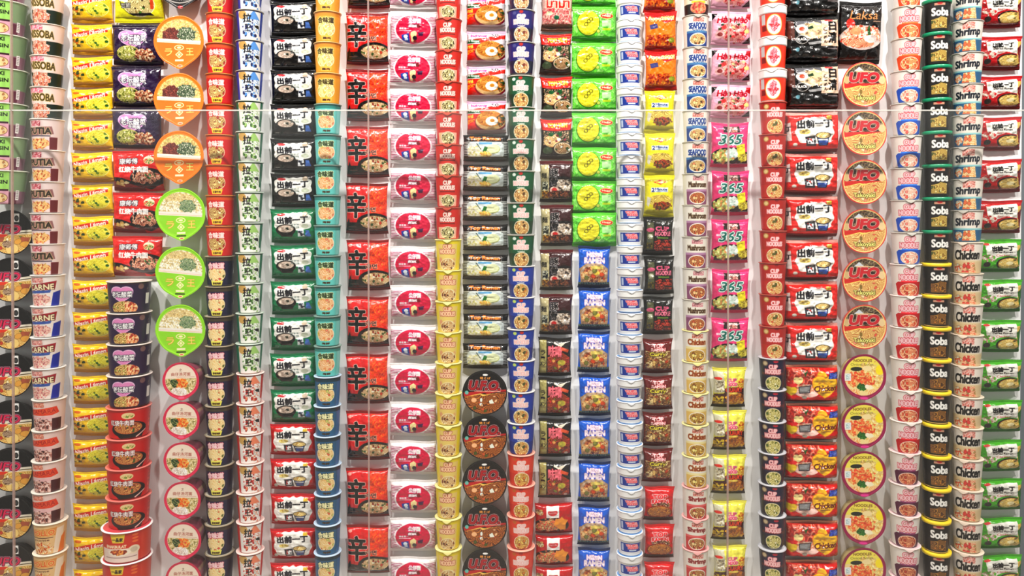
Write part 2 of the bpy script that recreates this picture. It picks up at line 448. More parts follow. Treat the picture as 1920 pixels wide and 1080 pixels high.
# ---- column 2 cups (r 29)
def col2(r, h, bg, lower): 
    c = cupcv(r, h, bg); return c
@design
def soba_meat_cup():
    c = cupcv(29, 57.5, (240, 214, 204)); c.FR(-22, 3, 8, 12, [(235, 150, 165), (250, 215, 215), (226, 110, 130)], 2)
    c.T('NISSOBA', 2, 19.5, 53, 13, (88, 72, 22), b=.45, o=(200, 180, 120), ow=.9, rot=-3)
    c.R(-70, 32.5, 70, 60, (200, 160, 140)); c.R(14, 32, 66, 60, (26, 58, 40)); c.R(-66, 31, -20, 60, (26, 58, 40))
    c.FE(-3, 45, 23, 13, [(200, 110, 90), (250, 205, 180), (235, 160, 130), (165, 70, 60), (250, 225, 210)], 3.2)
    return make_cup(c, 29, .79, (212, 200, 188), (220, 210, 198))
@design
def brown_letter_cup():
    c = cupcv(29, 57.5, (228, 208, 205)); c.FR(-18, 4, 4, 14, [(200, 110, 120), (240, 200, 200), (170, 60, 80)], 2)
    c.G([(-28, 17), (24, 14), (28, 28), (-26, 32)], (160, 120, 120)); c.T('PUTIA', 0, 22.5, 46, 11, (64, 44, 30), b=.8, o=(225, 200, 160), ow=.9)
    c.R(-24, 30.5, 22, 33, (120, 110, 120)); c.R(20, 34, 36, 57, (125, 30, 48)); c.R(-66, 34, -28, 57, (125, 30, 48))
    c.FE(-3, 46, 21, 11, [(190, 90, 50), (250, 220, 160), (240, 170, 110), (235, 200, 150)], 2.6)
    return make_cup(c, 29, .82, (236, 225, 215), (236, 226, 218))
@design
def blue_flash_cup():
    c = cupcv(29, 57.5, (235, 222, 215)); c.FR(-20, 4, 6, 13, [(200, 110, 110), (240, 200, 190), (225, 160, 150)], 2)
    c.G([(-26, 18), (30, 10), (27, 27), (-26, 26)], (170, 40, 60)); c.T('CARNE', 0, 21.5, 50, 10, (250, 232, 190), b=.5, o=(80, 30, 40), ow=.9, rot=2)
    c.G([(-30, 29), (20, 27), (18, 32), (-30, 34)], (80, 110, 170)); c.G([(24, 32), (40, 28), (38, 57), (20, 57)], (22, 60, 165)); c.R(-66, 32, -34, 57, (22, 60, 165))
    c.FE(-5, 45, 22, 11, [(190, 110, 120), (250, 225, 200), (240, 190, 180), (220, 150, 140)], 2.6)
    return make_cup(c, 29, .82, (240, 234, 228), (240, 236, 230))
@design
def red_flash_cup():
    c = cupcv(29, 57, (232, 204, 196)); c.FR(-18, 4, 6, 13, [(215, 110, 90), (240, 190, 170), (225, 150, 130)], 2)
    c.G([(-26, 18), (28, 12), (34, 24), (20, 28), (-28, 28)], (226, 84, 40)); c.T('CAMARA', 2, 20.5, 50, 8, (190, 40, 30), b=.5, o=(250, 170, 110), ow=.5, rot=3)
    c.G([(-30, 30), (18, 29), (24, 34), (10, 37), (-30, 37)], (235, 190, 190)); c.R(20, 34, 40, 57, (96, 22, 34)); c.R(-66, 34, -34, 57, (96, 22, 34))
    c.FE(-4, 46, 24, 12, [(100, 60, 60), (235, 190, 175), (160, 90, 80), (240, 210, 200)], 3.4)
    return make_cup(c, 29, .82, (242, 228, 215), (238, 228, 218))
@design
def tan_flash_cup():
    c = cupcv(29, 57, (234, 196, 150)); c.G([(-26, 10), (26, 7), (28, 22), (-26, 24)], (225, 160, 90))
    c.T('POLLO', 0, 16, 44, 9, (235, 120, 40), b=.5, o=(250, 220, 160), ow=.8, rot=2); c.R(-26, 24.5, 20, 26, (120, 80, 50)); c.T('picante', -4, 30, 34, 5, (90, 60, 40))
    c.G([(26, 10), (42, 8), (36, 57), (20, 57)], (245, 225, 200)); c.G([(36, 28), (46, 20), (46, 57), (30, 57)], (235, 140, 60))
    c.FE(-4, 45, 22, 11, [(200, 100, 50), (250, 215, 160), (235, 150, 90), (250, 230, 200)], 3)
    return make_cup(c, 29, .82, (246, 232, 210), (240, 230, 215))
# ---- column 3
@design
def yellow_banner_packet():
    w, h = 77, 61; c = Cv(w, h, (246, 200, 40))
    c.R(-40, 0, 40, 6, (250, 214, 60)); c.E(-27, 9, 7, 3, (205, 120, 30))
    c.G([(-40, 23), (-10, 15), (32, 9), (32, 17), (-8, 24), (-40, 34)], (205, 58, 26)); c.T('Nissin Lámen', -2, 20, 60, 8.4, (255, 246, 235), sh=.15, rot=11, b=.4)
    c.G([(-38, 27), (-30, 27), (-18, 28), (-12, 40), (-20, 52), (-38, 52)], (235, 190, 60))
    c.bits(c.mR(-36, 30, -12, 48), [(120, 120, 30), (250, 226, 130), (205, 130, 30), (60, 90, 30), (240, 200, 90)], 16, (2.2, 4.6))
    c.bowl(13, 36, 21, 15.5, (250, 236, 150), (205, 190, 40), (246, 240, 120), [(60, 120, 40), (230, 235, 90), (120, 150, 40)], 9)
    c.R(-40, 53, 40, 61, (222, 170, 60))
    return make_packet(c, 15, 5, 6, .03, .03, 4, seed=3, vs=0.9)
# ---- column 4
@design
def lime_yellow_packet():
    w, h = 94, 92; c = Cv(w, h, (226, 222, 50))
    c.E(0, 50, 33, 30, (40, 38, 26)); c.E(2, 52, 33, 28, (226, 222, 60)); c.bowl(4, 60, 29, 22, (235, 228, 190), (150, 130, 80), (240, 232, 180), [(100, 150, 60), (90, 70, 40), (225, 220, 170)], 14)
    c.G([(-30, 40), (-12, 34), (-18, 56), (-34, 52)], (240, 240, 220)); c.T('包麵', -22, 61, 18, 9, (245, 240, 225), o=BK, ow=1.2)
    c.R(24, 50, 30, 68, (205, 90, 30)); c.G([(-18, 76), (-10, 80), (30, 80), (24, 75)], BK); c.R(-50, 0, 50, 8, (210, 200, 40))
    return make_packet(c, 15, 7, 8, .05, .02, 4, seed=5)
PUR = (62, 22, 84)
@design
def purple_heart_packet():
    w, h = 93, 79; c = Cv(w, h, PUR)
    c.heart(-5, 32, 56, 36, (240, 205, 235)); c.heart(-5, 32, 53, 33, (226, 160, 206))
    c.T('老坛酸菜', -3, 29, 47, 13, WH, o=(66, 50, 90), ow=1.1, b=.4); c.T('牛肉面', -1, 39, 22, 7, WH, o=(66, 50, 90), ow=.8, b=.3)
    m = c.mE(-14, 58, 22, 15); c.noodle(m, (120, 130, 40), (240, 230, 170), 2.0); c.bits(m, [(200, 205, 110), (90, 110, 40), (245, 240, 190)], 14)
    c.food(c.mB(16, 61, 19, 12), [(110, 40, 30), (225, 190, 150), (170, 80, 50), (240, 225, 190)], 3)
    c.T('牛肉', 12, 46, 14, 5, (220, 200, 220)); c.R(-50, 0, 50, 6, (50, 18, 66)); c.R(-50, 73, 50, 80, (52, 26, 60))
    return make_packet(c, 16, 6, 6, .03, .02, 5, seed=11, crinkle=1.5, vs=0.95)
@design
def red_bowl_packet():
    w, h = 94, 79; c = Cv(w, h, (222, 44, 44))
    c.G([(-50, 54), (-20, 58), (8, 66), (14, 79), (-50, 79)], (150, 24, 26)); c.G([(-50, 52), (-28, 54), (-6, 62), (2, 70), (-24, 62), (-50, 60)], BK)
    c.bits(c.mG([(-50, 56), (-28, 56), (-4, 68), (-20, 72), (-50, 64)]), [(235, 205, 150), (220, 180, 120), (245, 225, 180)], 10, (3, 5))
    c.E(20, 54, 32, 19, BK); c.G([(-12, 56), (50, 46), (46, 66), (24, 76), (0, 70)], BK)
    c.FE(18, 53, 25, 13, [(110, 60, 60), (235, 190, 160), (200, 120, 90), (245, 220, 200), (160, 80, 60)], 3); c.bits(c.mE(26, 50, 10, 7), [(60, 120, 60), (90, 150, 80)], 8)
    c.T('康师傅', -14, 22, 34, 11, WH, o=(60, 40, 70), ow=1, b=.2); c.E(24, 20, 10, 8, (235, 235, 200)); c.FE(24, 22, 9, 5, [(90, 130, 60), (240, 220, 170), (200, 90, 60)], 2)
    c.T('红烧牛肉面', -5, 38, 55, 11, WH, b=.7); c.R(-50, 0, 50, 5, (200, 36, 40))
    return make_packet(c, 16, 6, 6, .02, .02, 5, seed=17, crinkle=1.4, vs=0.96)
@design
def purple_heart_cup():
    c = cupcv(39, 58, PUR); c.R(-90, 0, 90, 5, (90, 50, 80))
    c.heart(-3, 24, 46, 30, (240, 200, 225)); c.heart(-3, 24, 43, 27, (222, 150, 190)); c.T('老坛酸菜', -3, 23, 40, 11, WH, o=(66, 50, 80), ow=1, b=.3)
    m = c.mE(2, 48, 26, 13); c.noodle(m, (150, 110, 50), (245, 220, 160), 2.0); c.bits(m * (c.X < 0), [(150, 160, 60), (225, 220, 140)], 9); c.food(m * (c.X > 4), [(180, 80, 60), (235, 170, 120), (240, 200, 160)], 3)
    c.E(34, 9, 6, 5, (140, 110, 110)); c.R(46, 22, 57, 42, (235, 230, 220)); c.bits(c.mR(48, 3, 60, 20), [(140, 120, 120)], 5); c.R(-90, 55, 90, 58, (40, 16, 50))
    return make_cup(c, 39, .86, (232, 214, 205), (225, 210, 205))
@design
def red_bowl_cup():
    c = cupcv(39, 55.5, (208, 34, 28)); c.R(-90, 0, 90, 5, (225, 80, 66)); c.E(8, 12, 12, 6, (235, 205, 160)); c.FE(8, 13, 9, 3, [(120, 140, 60), (240, 210, 150)], 2)
    c.E(10, 38, 36, 15, BK); c.G([(-24, 38), (46, 34), (36, 54), (-8, 55)], BK); c.bowl(8, 35, 28, 11, (205, 120, 60), (150, 80, 50), (235, 190, 120), [(90, 120, 50), (200, 90, 50)], 8)
    c.T('红烧牛肉面', -4, 25, 46, 10, WH, b=.4, o=(120, 20, 20), ow=.8); c.G([(22, 52), (46, 40), (44, 43), (24, 54)], (240, 200, 190))
    c.FR(54, 3, 66, 52, [(208, 60, 50), (225, 110, 90), (190, 40, 40)], 4)
    return make_cup(c, 39, .86, (226, 120, 110), (215, 90, 84))
@design
def wide_orange_cup():
    c = cupcv(43.5, 57, (208, 66, 30)); c.G([(-16, 3), (12, 3), (9, 19), (-12, 19)], (236, 205, 80)); c.T('一品家', -2, 13, 20, 7, BK, b=.3)
    for i in range(3): c.E(30, 7 + i * 6, 6, 2, (235, 130, 60))
    c.T('ENAKBULAT', -6, 26, 40, 5, (250, 220, 190), b=.5); c.G([(-40, 30), (36, 30), (36, 57), (-40, 57)], (236, 212, 200)); c.E(28, 34, 11, 8, (235, 215, 190)); c.E(28, 34, 7, 5, (205, 190, 170))
    c.E(0, 37, 22, 7, (245, 230, 210)); c.FE(0, 37, 17, 5, [(150, 60, 30), (205, 110, 50), (230, 160, 90)], 3); c.R(-30, 46, 34, 47.3, (150, 120, 120)); c.R(42, 0, 96, 57, (216, 92, 66))
    return make_cup(c, 43.5, .9, (250, 246, 244), (205, 70, 80), bead=2.4)
# ---- column 5 bowls
@design
def black_angular_bowl():
    R = 46; c = Cv(2 * R * 1.2, 2 * R * 1.2, BK, True); c.E(0, 0, 42, 42, (190, 185, 180)); c.E(0, 0, 40, 40, BK); c.T('NOODLES', 2, 34, 26, 4, WH); c.E(2, 49, 5, 3, (200, 60, 60))
    return make_bowl(c, R, 34, .72, BK, BK, tip=.13)
def split_bowl(main, dark, garn, g2, film):
    R = 47; c = Cv(2 * R * 1.2, 2 * R * 1.2, main, True); m = c.mE(0, 0, 41, 40)
    c.put(m, tuple(int(v * .97) for v in main)); up = m * (c.Y < -1 + c.X * .08)
    c.food(up, [film[0], film[1], film[2]], 2.2); c.food(up * c.mB(*garn[:4]), garn[4], 1.8); c.food(up * c.mB(*g2[:4]), g2[4], 1.6)
    c.put(m * ((c.Y > -2 + c.X * .08) & (c.Y < 5 + c.X * .08)), (232, 226, 216)); c.put(m * ((c.Y > 2 + c.X * .08) & (c.Y < 3.5 + c.X * .08)), (235, 200, 180))
    c.T('ラ', -20, 21, 14, 13, (238, 215, 130), o=dark, ow=.7, b=.35); c.T('王', 20, 21, 14, 13, (238, 215, 130), o=dark, ow=.7, b=.35)
    c.E(0, 13, 9, 5, (250, 235, 190)); c.E(0, 13, 7.4, 3.6, main); c.E(0, 13, 4, 2, (250, 235, 190)); c.G([(0, 19), (7.5, 26), (0, 33), (-7.5, 26)], (250, 235, 190)); c.G([(0, 21.5), (5, 26), (0, 30.5), (-5, 26)], main); c.E(0, 26, 2.4, 2.4, (250, 235, 190))
    c.R(-8, 35, 8, 38.5, (250, 235, 200)); c.E(1, 47, 5, 2.2, (250, 215, 190)); c.E(1, 47.3, 3.4, 1.1, (200, 90, 60))
    return R, c
@design
def orange_film_bowl():
    R, c = split_bowl((246, 142, 40), (150, 110, 20), (-13, -12, 17, 13, [(110, 50, 40), (140, 74, 60), (90, 40, 34), (165, 100, 84)]), (14, -12, 17, 13, [(60, 80, 56), (150, 165, 130), (36, 56, 44), (215, 215, 190)]), [(200, 170, 110), (226, 205, 160), (205, 200, 130)])
    return make_bowl(c, R, 43, .58, (240, 130, 40), (244, 130, 60), tip=.13)
@design
def lime_film_bowl():
    R, c = split_bowl((160, 218, 64), (190, 150, 40), (2, -30, 30, 8, [(205, 180, 130), (225, 205, 160)]), (14, -13, 15, 12, [(90, 120, 90), (225, 220, 190), (60, 96, 70), (170, 180, 140)]), [(205, 185, 140), (232, 222, 190), (240, 234, 214)])
    c.R(-9, 41, 9, 43.5, (60, 70, 30))
    return make_bowl(c, R, 43, .58, (150, 205, 60), (160, 210, 70), tip=.09)
@design
def pink_rim_bowl():
    R = 34.5; c = Cv(2 * R * 1.15, 2 * R * 1.15, (214, 66, 104), True)
    c.E(0, -1, 29.5, 29.5, (238, 218, 200)); m = c.mE(0, -1, 29, 29); low = m * (c.Y > -4)
    c.food(low, [(150, 140, 90), (225, 205, 160), (190, 170, 120), (240, 225, 190)], 2.2); c.food(low * c.mB(-2, 6, 15, 11), [(225, 110, 40), (240, 150, 70), (235, 180, 110)], 2.4)
    c.food(low * c.mB(-13, 4, 7, 8), [(40, 70, 40), (70, 100, 60), (150, 150, 100)], 2); c.food(low * c.mB(-4, 21, 15, 9), [(240, 225, 210), (205, 180, 170), (250, 240, 230)], 3)
    c.T('曲仔汤河面', 0, -12, 36, 6.5, (150, 60, 50), b=.1); c.T('之', 0, -20, 5, 5, (90, 60, 50)); c.R(-8, -7, 26, -6.2, (200, 150, 140)); c.E(0, 32, 6, 2, (235, 120, 150))
    def bc(V, R, depth):
        cc = np.zeros((len(V), 3)); a = np.arctan2(V[:, 2], V[:, 0]); cc[:] = lin((150, 60, 84)); k = (np.sin(a * 3 + .4) > .8); cc[k] = lin((205, 160, 130)); k = np.sin(a * 5) > .8; cc[k] = lin((190, 110, 130)); return cc
    return make_bowl(c, R, 58, .66, (150, 60, 84), (210, 80, 110), tip=.08, bodycv=bc)
# ---- column 6 / 9 : 合味道 cups
def hmd(r, h, base, band, logo, logo_o, foodbg, cols, low, lowtxt, rim, lid, stripe=None, tab=0):
    c = cupcv(r, h, base); c.R(-70, 0, 70, 9, band)
    c.R(-70, 3, 70, 4, tuple(int(v * .75) for v in band))
    c.bowl(-2, 33, 19, 14.5, foodbg, cols[0], cols[1], cols[2:], 12)
    c.G([(-14, 45), (12, 45), (9, 54), (-11, 54)], low); c.T(lowtxt, -1, 50, 17, 4, (90, 60, 20), b=.2)
    c.T('合味道', -3, 17, 33, 10, logo, o=logo_o, ow=.9, b=.7)
    if stripe: c.R(22, 9, 34, h, stripe)
    return make_cup(c, r, .83, rim, lid, tab=tab)
@design
def red_tan_band_cup(): return hmd(26, 56, (206, 40, 44), (216, 104, 44), (250, 226, 220), (205, 70, 70), (246, 205, 180), [(150, 100, 60), (246, 226, 160), (250, 240, 190), (205, 110, 70), (180, 70, 50)], (246, 205, 90), '五香牛肉', (200, 120, 60), (206, 130, 70))
@design
def navy_grey_band_cup(): return hmd(26, 55, (30, 28, 84), (96, 84, 66), (248, 214, 214), (205, 100, 120), (246, 225, 180), [(240, 200, 140), (250, 232, 190), (226, 100, 80), (245, 150, 110), (120, 130, 60), (250, 235, 180)], (240, 232, 120), '香辣海鮮', (150, 135, 110), (190, 182, 166), stripe=(20, 20, 70))
@design
def amber_cup(): return hmd(25, 56.5, (234, 172, 76), (222, 156, 66), (90, 74, 24), (250, 238, 170), (250, 240, 200), [(225, 190, 110), (252, 240, 200), (245, 225, 140), (200, 210, 90), (250, 205, 160)], (240, 190, 100), '雞肉', (226, 180, 110), (230, 190, 130))
@design
def teal_cup(): return hmd(25, 55.5, (120, 200, 194), (76, 150, 144), (60, 84, 50), (226, 238, 190), (250, 236, 214), [(225, 160, 110), (250, 225, 190), (245, 200, 150), (225, 215, 80), (235, 150, 120)], (120, 200, 194), '海鮮', (120, 150, 140), (150, 170, 160), stripe=(140, 210, 205))
@design
def steel_blue_cup(): return hmd(25, 55.3, (56, 118, 150), (40, 84, 100), (246, 240, 190), (40, 60, 60), (246, 232, 200), [(225, 180, 120), (250, 232, 190), (225, 120, 90), (245, 205, 150), (200, 205, 130)], (56, 118, 150), '海鲜', (190, 215, 240), (205, 225, 245), stripe=(80, 130, 170))
# ---- column 7 : 拉王 cups
def rao(base, side, acc, rim, lid):
    c = cupcv(25, 55.5, (236, 232, 226)); c.R(20, 0, 62, 60, side); c.R(-60, 0, -28, 60, side)
    c.E(-19, 10, 9, 8, (205, 170, 110)); c.G([(-6, 14), (4, 1), (14, 14), (20, 20), (-10, 22)], acc); c.FR(-20, 18, 18, 44, [WH, acc, (235, 235, 225), WH, base], 4.5)
    c.R(-30, 0, 62, 3.5, tuple(int(v * .7) for v in side)); c.G([(-26, 44), (-8, 46), (10, 43), (26, 48), (26, 56), (-26, 56)], (245, 242, 236)); c.bits(c.mR(-22, 42, 20, 54), [base, acc], 7, (2, 4))
    c.T('拉', -9, 16, 16, 15, BK, b=.5); c.T('王', -8, 34, 13, 12, BK, b=.45); c.G([(5, 29), (15, 28), (18, 35), (9, 33)], BK)
    return make_cup(c, 25, .78, rim, lid)
@design
def blue_calligraphy_cup(): return rao((40, 60, 120), (44, 84, 168), (110, 160, 220), (175, 172, 160), (190, 186, 176))
@design
def green_calligraphy_cup(): return rao((90, 130, 60), (34, 130, 104), (170, 205, 130), (190, 205, 190), (205, 214, 200))
@design
def red_calligraphy_cup(): return rao((190, 60, 50), (205, 64, 62), (240, 150, 120), (246, 216, 208), (240, 205, 196))
# ---- column 8 : 出前一丁 packets
def demae(base, w=86, h=66, bowlc=BK, seal=None, red=False, T=16, thick=0, seed=2):
    c = Cv(w, h, base); c.R(-60, 0, 60, 5, seal or base)
    k = w / 86.0; ky = h / 66.0
    th = np.arctan2(c.Y - 31 * ky, c.X); rx, ry = (35 if w < 90 else 31) * k, (21 if w < 90 else 17.5) * ky
    m = ((np.abs(c.X / rx) ** 3.2 + np.abs((c.Y - (32 if red else 25) * ky) / (ry * (1.22 if red else .84))) ** 3.2) < 1 + .13 * np.sin(th * 11)) * 1.0
    c.put(m, (247, 244, 236))
    if red:
        c.E(-16 * k, 34 * ky, 9 * k, 4 * ky, (225, 205, 130)); c.FE(-16 * k, 34 * ky, 7 * k, 3 * ky, [(235, 220, 160), (200, 170, 90)], 2)
        c.G([(-16 * k, 42 * ky), (0, 40 * ky), (2, 56 * ky), (-14 * k, 56 * ky)], (60, 60, 74)); c.R(-12 * k, 44 * ky, -2, 53 * ky, (240, 240, 240)); c.bits(c.mR(-12 * k, 44 * ky, -3, 52 * ky), [(90, 90, 100), (200, 60, 50)], 6)
        c.G([(2, 41 * ky), (25 * k, 41 * ky), (20 * k, 56 * ky), (6, 56 * ky)], BK); c.G([(4, 42 * ky), (23.5 * k, 42 * ky), (19 * k, 55 * ky), (7.5, 55 * ky)], (62, 100, 165)); c.R(5, 46 * ky, 21 * k, 48 * ky, (235, 238, 240)); c.E(13.5 * k, 40 * ky, 13 * k, 5.5 * ky, BK); c.noodle(c.mE(13.5 * k, 40 * ky, 12 * k, 4.6 * ky), (200, 160, 90), (246, 230, 180), 2)
        c.E(-32 * k, 54 * ky, 4, 3.4, (200, 200, 190)); c.E(-26 * k, 12 * ky, 9 * k, 3.2, (214, 60, 60)); c.R(20 * k, 8 * ky, 28 * k, 14 * ky, (226, 190, 70))
    else:
        c.E(-13 * k, 41 * ky, 19 * k, 11 * ky, BK); c.G([(-31 * k, 42 * ky), (6 * k, 42 * ky), (-2, 54 * ky), (-22 * k, 54 * ky)], BK); c.E(-13 * k, 39 * ky, 15 * k, 7 * ky, (196, 178, 165)); c.E(-10 * k, 38 * ky, 5, 3, (70, 74, 56)); c.FE(-13 * k, 40 * ky, 13 * k, 5 * ky, [(190, 172, 160), (210, 196, 184), (200, 182, 168)], 3); c.G([(-14, 37 * ky), (-8, 36 * ky), (-7, 41 * ky), (-11, 41 * ky)], (60, 66, 50))
        c.G([(10 * k, 42 * ky), (20 * k, 40 * ky), (22 * k, 54 * ky), (9 * k, 54 * ky)], (230, 232, 235)); c.bits(c.mR(10, 43 * ky, 22, 53 * ky), [(50, 60, 90), (120, 130, 150)], 9, (1, 2)); c.G([(24 * k, 42 * ky), (30 * k, 42 * ky), (34 * k, 54 * ky), (23 * k, 54 * ky)], (96, 130, 190))
        c.E(23 * k, 34 * ky, 7, 4.4, (205, 210, 190)); c.T('麻油味', 4 * k, 31 * ky, 16, 4, (90, 110, 110)); c.T('即席麵', 4 * k, 36 * ky, 16, 4, (90, 110, 110)); c.R(-34 * k, 56 * ky, -26 * k, 57 * ky, (205, 205, 200))
        c.E(-21 * k, 11 * ky, 8 * k, 3, (205, 60, 70)); c.E(23 * k, 11 * ky, 5, 5, (210, 190, 170))
    c.T('出前一丁', 0, (22 if not red else 21) * ky, 57 * k, 13 * ky, (24, 24, 44), b=.85, rot=2)
    return c
@design
def black_white_cloud_packet(): return make_packet(demae((20, 18, 20)), 17, 5, 5, .02, .03, 4.5, seed=21, crinkle=1.3, vs=0.94)
@design
def green_white_cloud_packet(): return make_packet(demae((0, 136, 96), h=67.5), 17, 5, 5, .02, .03, 4.5, seed=22, crinkle=1.3, vs=0.95)
@design
def red_white_cloud_packet(): return make_packet(demae((196, 22, 34), h=66, red=True, seal=(214, 40, 70)), 17, 5, 5, .02, .03, 4.5, seed=23, crinkle=1.3, vs=0.93)
# ---- column 10
@design
def big_character_red_packet():
    w, h = 79, 100; c = Cv(w, h, (216, 32, 36))
    c.food(c.mB(20, 36, 26, 30) * (c.X > 2), [(235, 70, 30), (250, 120, 40), (225, 50, 34), (240, 96, 34)], 5)
    c.G([(-45, 71), (-36, 78), (-33, 70), (-31, 79), (-8, 78), (-4, 92), (-45, 100)], BK); c.R(-45, 78, 45, 97, (30, 14, 16))
    c.E(14, 78, 31, 18, BK); c.bowl(15, 78, 27, 14, (60, 44, 34), (180, 140, 100), (246, 226, 190), [(110, 140, 60), (205, 90, 60), (240, 230, 200), (150, 70, 50), (80, 120, 60)], 18)
    c.T('辛', -19, 45, 35, 47, BK, b=1.5, o=(246, 200, 190), ow=1.0); c.T('라면', 8, 53, 20, 9, (60, 20, 24), b=.4, o=(246, 190, 170), ow=.9)
    c.R(-45, 0, 45, 6, (150, 20, 26)); c.R(-45, 94, 45, 100, (110, 16, 24)); c.E(-32, 11, 4, 3, (245, 170, 160)); c.R(-34, 86, -18, 87, (150, 120, 110))
    return make_packet(c, 19, 6, 6, .04, .02, 4.5, seed=31, crinkle=1.5, vs=0.96)
# ---- column 11
@design
def magenta_oval_packet():
    w, h = 86, 70; c = Cv(w, h, (246, 240, 240))
    st = (np.sin((c.Y + .02 * c.X * np.sign(c.X)) * 2 * math.pi / 3.1) > .15) & (np.abs(c.X) > 20) & (c.Y > 12) & (c.Y < 64)
    c.put(st * 1.0, (170, 60, 110)); c.E(0, 37, 35.5, 28.5, (250, 240, 244)); c.E(0, 37, 32.5, 26.5, (214, 16, 92))
    c.T('公仔面', 3, 21, 22, 8.5, WH, o=(240, 150, 190), ow=.8, b=.5); c.T('麻油味', 0, 31, 17, 5, (250, 235, 240), b=.5, o=(90, 10, 50), ow=.8); c.E(10, 31, 3.5, 4, (140, 10, 40)); c.T('排名第一', -17, 36, 18, 3.4, WH, b=.2); c.R(-26, 39.5, -4, 40.5, WH)
    m = c.mE(0, 37, 32.3, 26.3); c.put(m * c.mG([(-22, 48), (-8, 45), (-6, 66), (-20, 66)]), (50, 84, 170)); c.E(-14, 51, 4, 3.4, (225, 235, 245)); c.put(m * c.mR(-16, 54, -10, 58), (205, 220, 240))
    c.put(m * c.mG([(-5, 44), (2, 40), (7, 44), (4, 62), (-4, 60)]), (246, 226, 170)); c.E(3, 54, 4, 4, (40, 20, 50)); c.E(3, 60, 3, 3, (150, 20, 40)); c.G([(9, 44), (20, 42), (18, 50), (10, 50)], (96, 24, 90))
    return make_packet(c, 16, 6, 6, .01, .03, 4.5, seed=37, side=(235, 230, 228), crinkle=1.3, vs=0.95)
# ---- cups with the two line wordmark
def wordcup(r, h, base, low, split, c1, c1o, oval, lo, hi, bits, rim, lid, words=('CUP', 'NOODLES'), tab=0, top=None, extra=None, cx=0, ty=13, taper=.8, frame=(240, 225, 190), oy=None, sz=1.0):
    c = cupcv(r, h, base); c.R(-70, split, 70, h, low)
    if top is not None: c.R(-70, 0, 70, 4, top)
    oy = oy or (split + h) / 2 + 1
    if extra: extra(c)
    c.E(cx + 1, oy, oval[0] + 1.2, oval[1] + 1.2, frame); m = c.mE(cx + 1, oy, *oval); c.noodle(m, lo, hi, 1.7); c.bits(m, bits, 12, (1.4, 3))
    w1 = 16 if len(words[0]) <= 4 else 24
    c.T(words[0], cx, ty, w1 * sz, 7.2 * sz, c1, o=c1o, ow=.8, b=.75); c.T(words[1], cx, ty + 9 * sz, 32 * sz, 7.6 * sz, c1, o=c1o, ow=.8, b=.75)
    return make_cup(c, r, taper, rim, lid, tab=tab)
@design
def red_wordmark_cup():
    def ex(c): c.R(-17, 29, 17, 30.6, (110, 30, 20)); c.G([(-22, 36), (22, 36), (22, 57), (-22, 57)], (240, 180, 160)); c.E(-16, 42, 5, 5, (225, 190, 150)); c.E(5, 4, 4, 2, (150, 90, 40))
    return wordcup(25, 58.5, (208, 62, 44), (208, 62, 44), 33, (250, 214, 205), (150, 60, 50), (15, 11), (96, 84, 44), (248, 240, 190), [(240, 236, 190), (80, 66, 30), (246, 226, 170)], (178, 70, 50), (190, 90, 60), tab=6, extra=ex, frame=(246, 220, 200))
@design
def yellow_wordmark_cup():
    def ex(c): c.R(-17, 30, 17, 31, (150, 90, 60)); c.G([(-21, 8), (22, 8), (20, 57), (-20, 57)], (232, 205, 130)); c.E(-15, 38, 4, 5, (225, 170, 130)); c.E(15, 38, 3, 4, (230, 180, 130))
    return wordcup(25, 57.6, (236, 214, 40), (240, 210, 60), 33, (250, 205, 170), (170, 80, 70), (16, 11), (180, 130, 80), (246, 232, 190), [(120, 70, 50), (246, 226, 190), (150, 90, 60), (226, 180, 120)], (246, 236, 150), (244, 236, 170), tab=6, extra=ex, frame=(244, 226, 180))
# ---- column 13
@design
def fried_egg_packet():
    w, h = 73, 67; c = Cv(w, h, (238, 226, 232)); c.R(-40, 0, 40, 9, (226, 190, 215)); c.T('Indomie', -14, 10, 30, 7, (235, 80, 150), b=.5, o=WH, ow=1, sh=.2)
    c.G([(-40, 20), (40, 8), (40, 16), (-10, 26), (-40, 24)], (225, 60, 40)); c.G([(-40, 19), (-14, 19), (-10, 26), (-40, 27)], (20, 110, 60)); c.T('Mi Goreng', -24, 22, 22, 4.5, WH, b=.2); c.T('50', 16, 10, 13, 8, (90, 90, 90), b=.3)
    c.R(-40, 28, 0, 64, (224, 50, 30)); c.T('mi', -30, 33, 10, 7, (250, 220, 90), b=.6); c.T('goreng', -22, 43, 30, 8, (250, 160, 40), b=.6, rot=8, o=(200, 30, 20), ow=.6)
    c.E(8, 45, 30, 20, (150, 30, 60)); c.E(8, 43, 28, 18, (225, 190, 140)); c.noodle(c.mE(7, 38, 25, 16), (180, 110, 40), (236, 180, 90), 2.1)
    c.food(c.mB(27, 42, 8, 12), [(50, 100, 50), (200, 80, 50), (90, 130, 60), (235, 150, 80)], 3); c.E(10, 43, 11.5, 9, (250, 246, 238)); c.E(11, 42, 4.2, 3.6, (246, 170, 70)); c.R(-40, 60, 40, 67, (205, 180, 180))
    return make_packet(c, 16, 6, 5, .02, .03, 4.5, seed=41, side=(220, 210, 210), crinkle=1.2, vs=0.9)
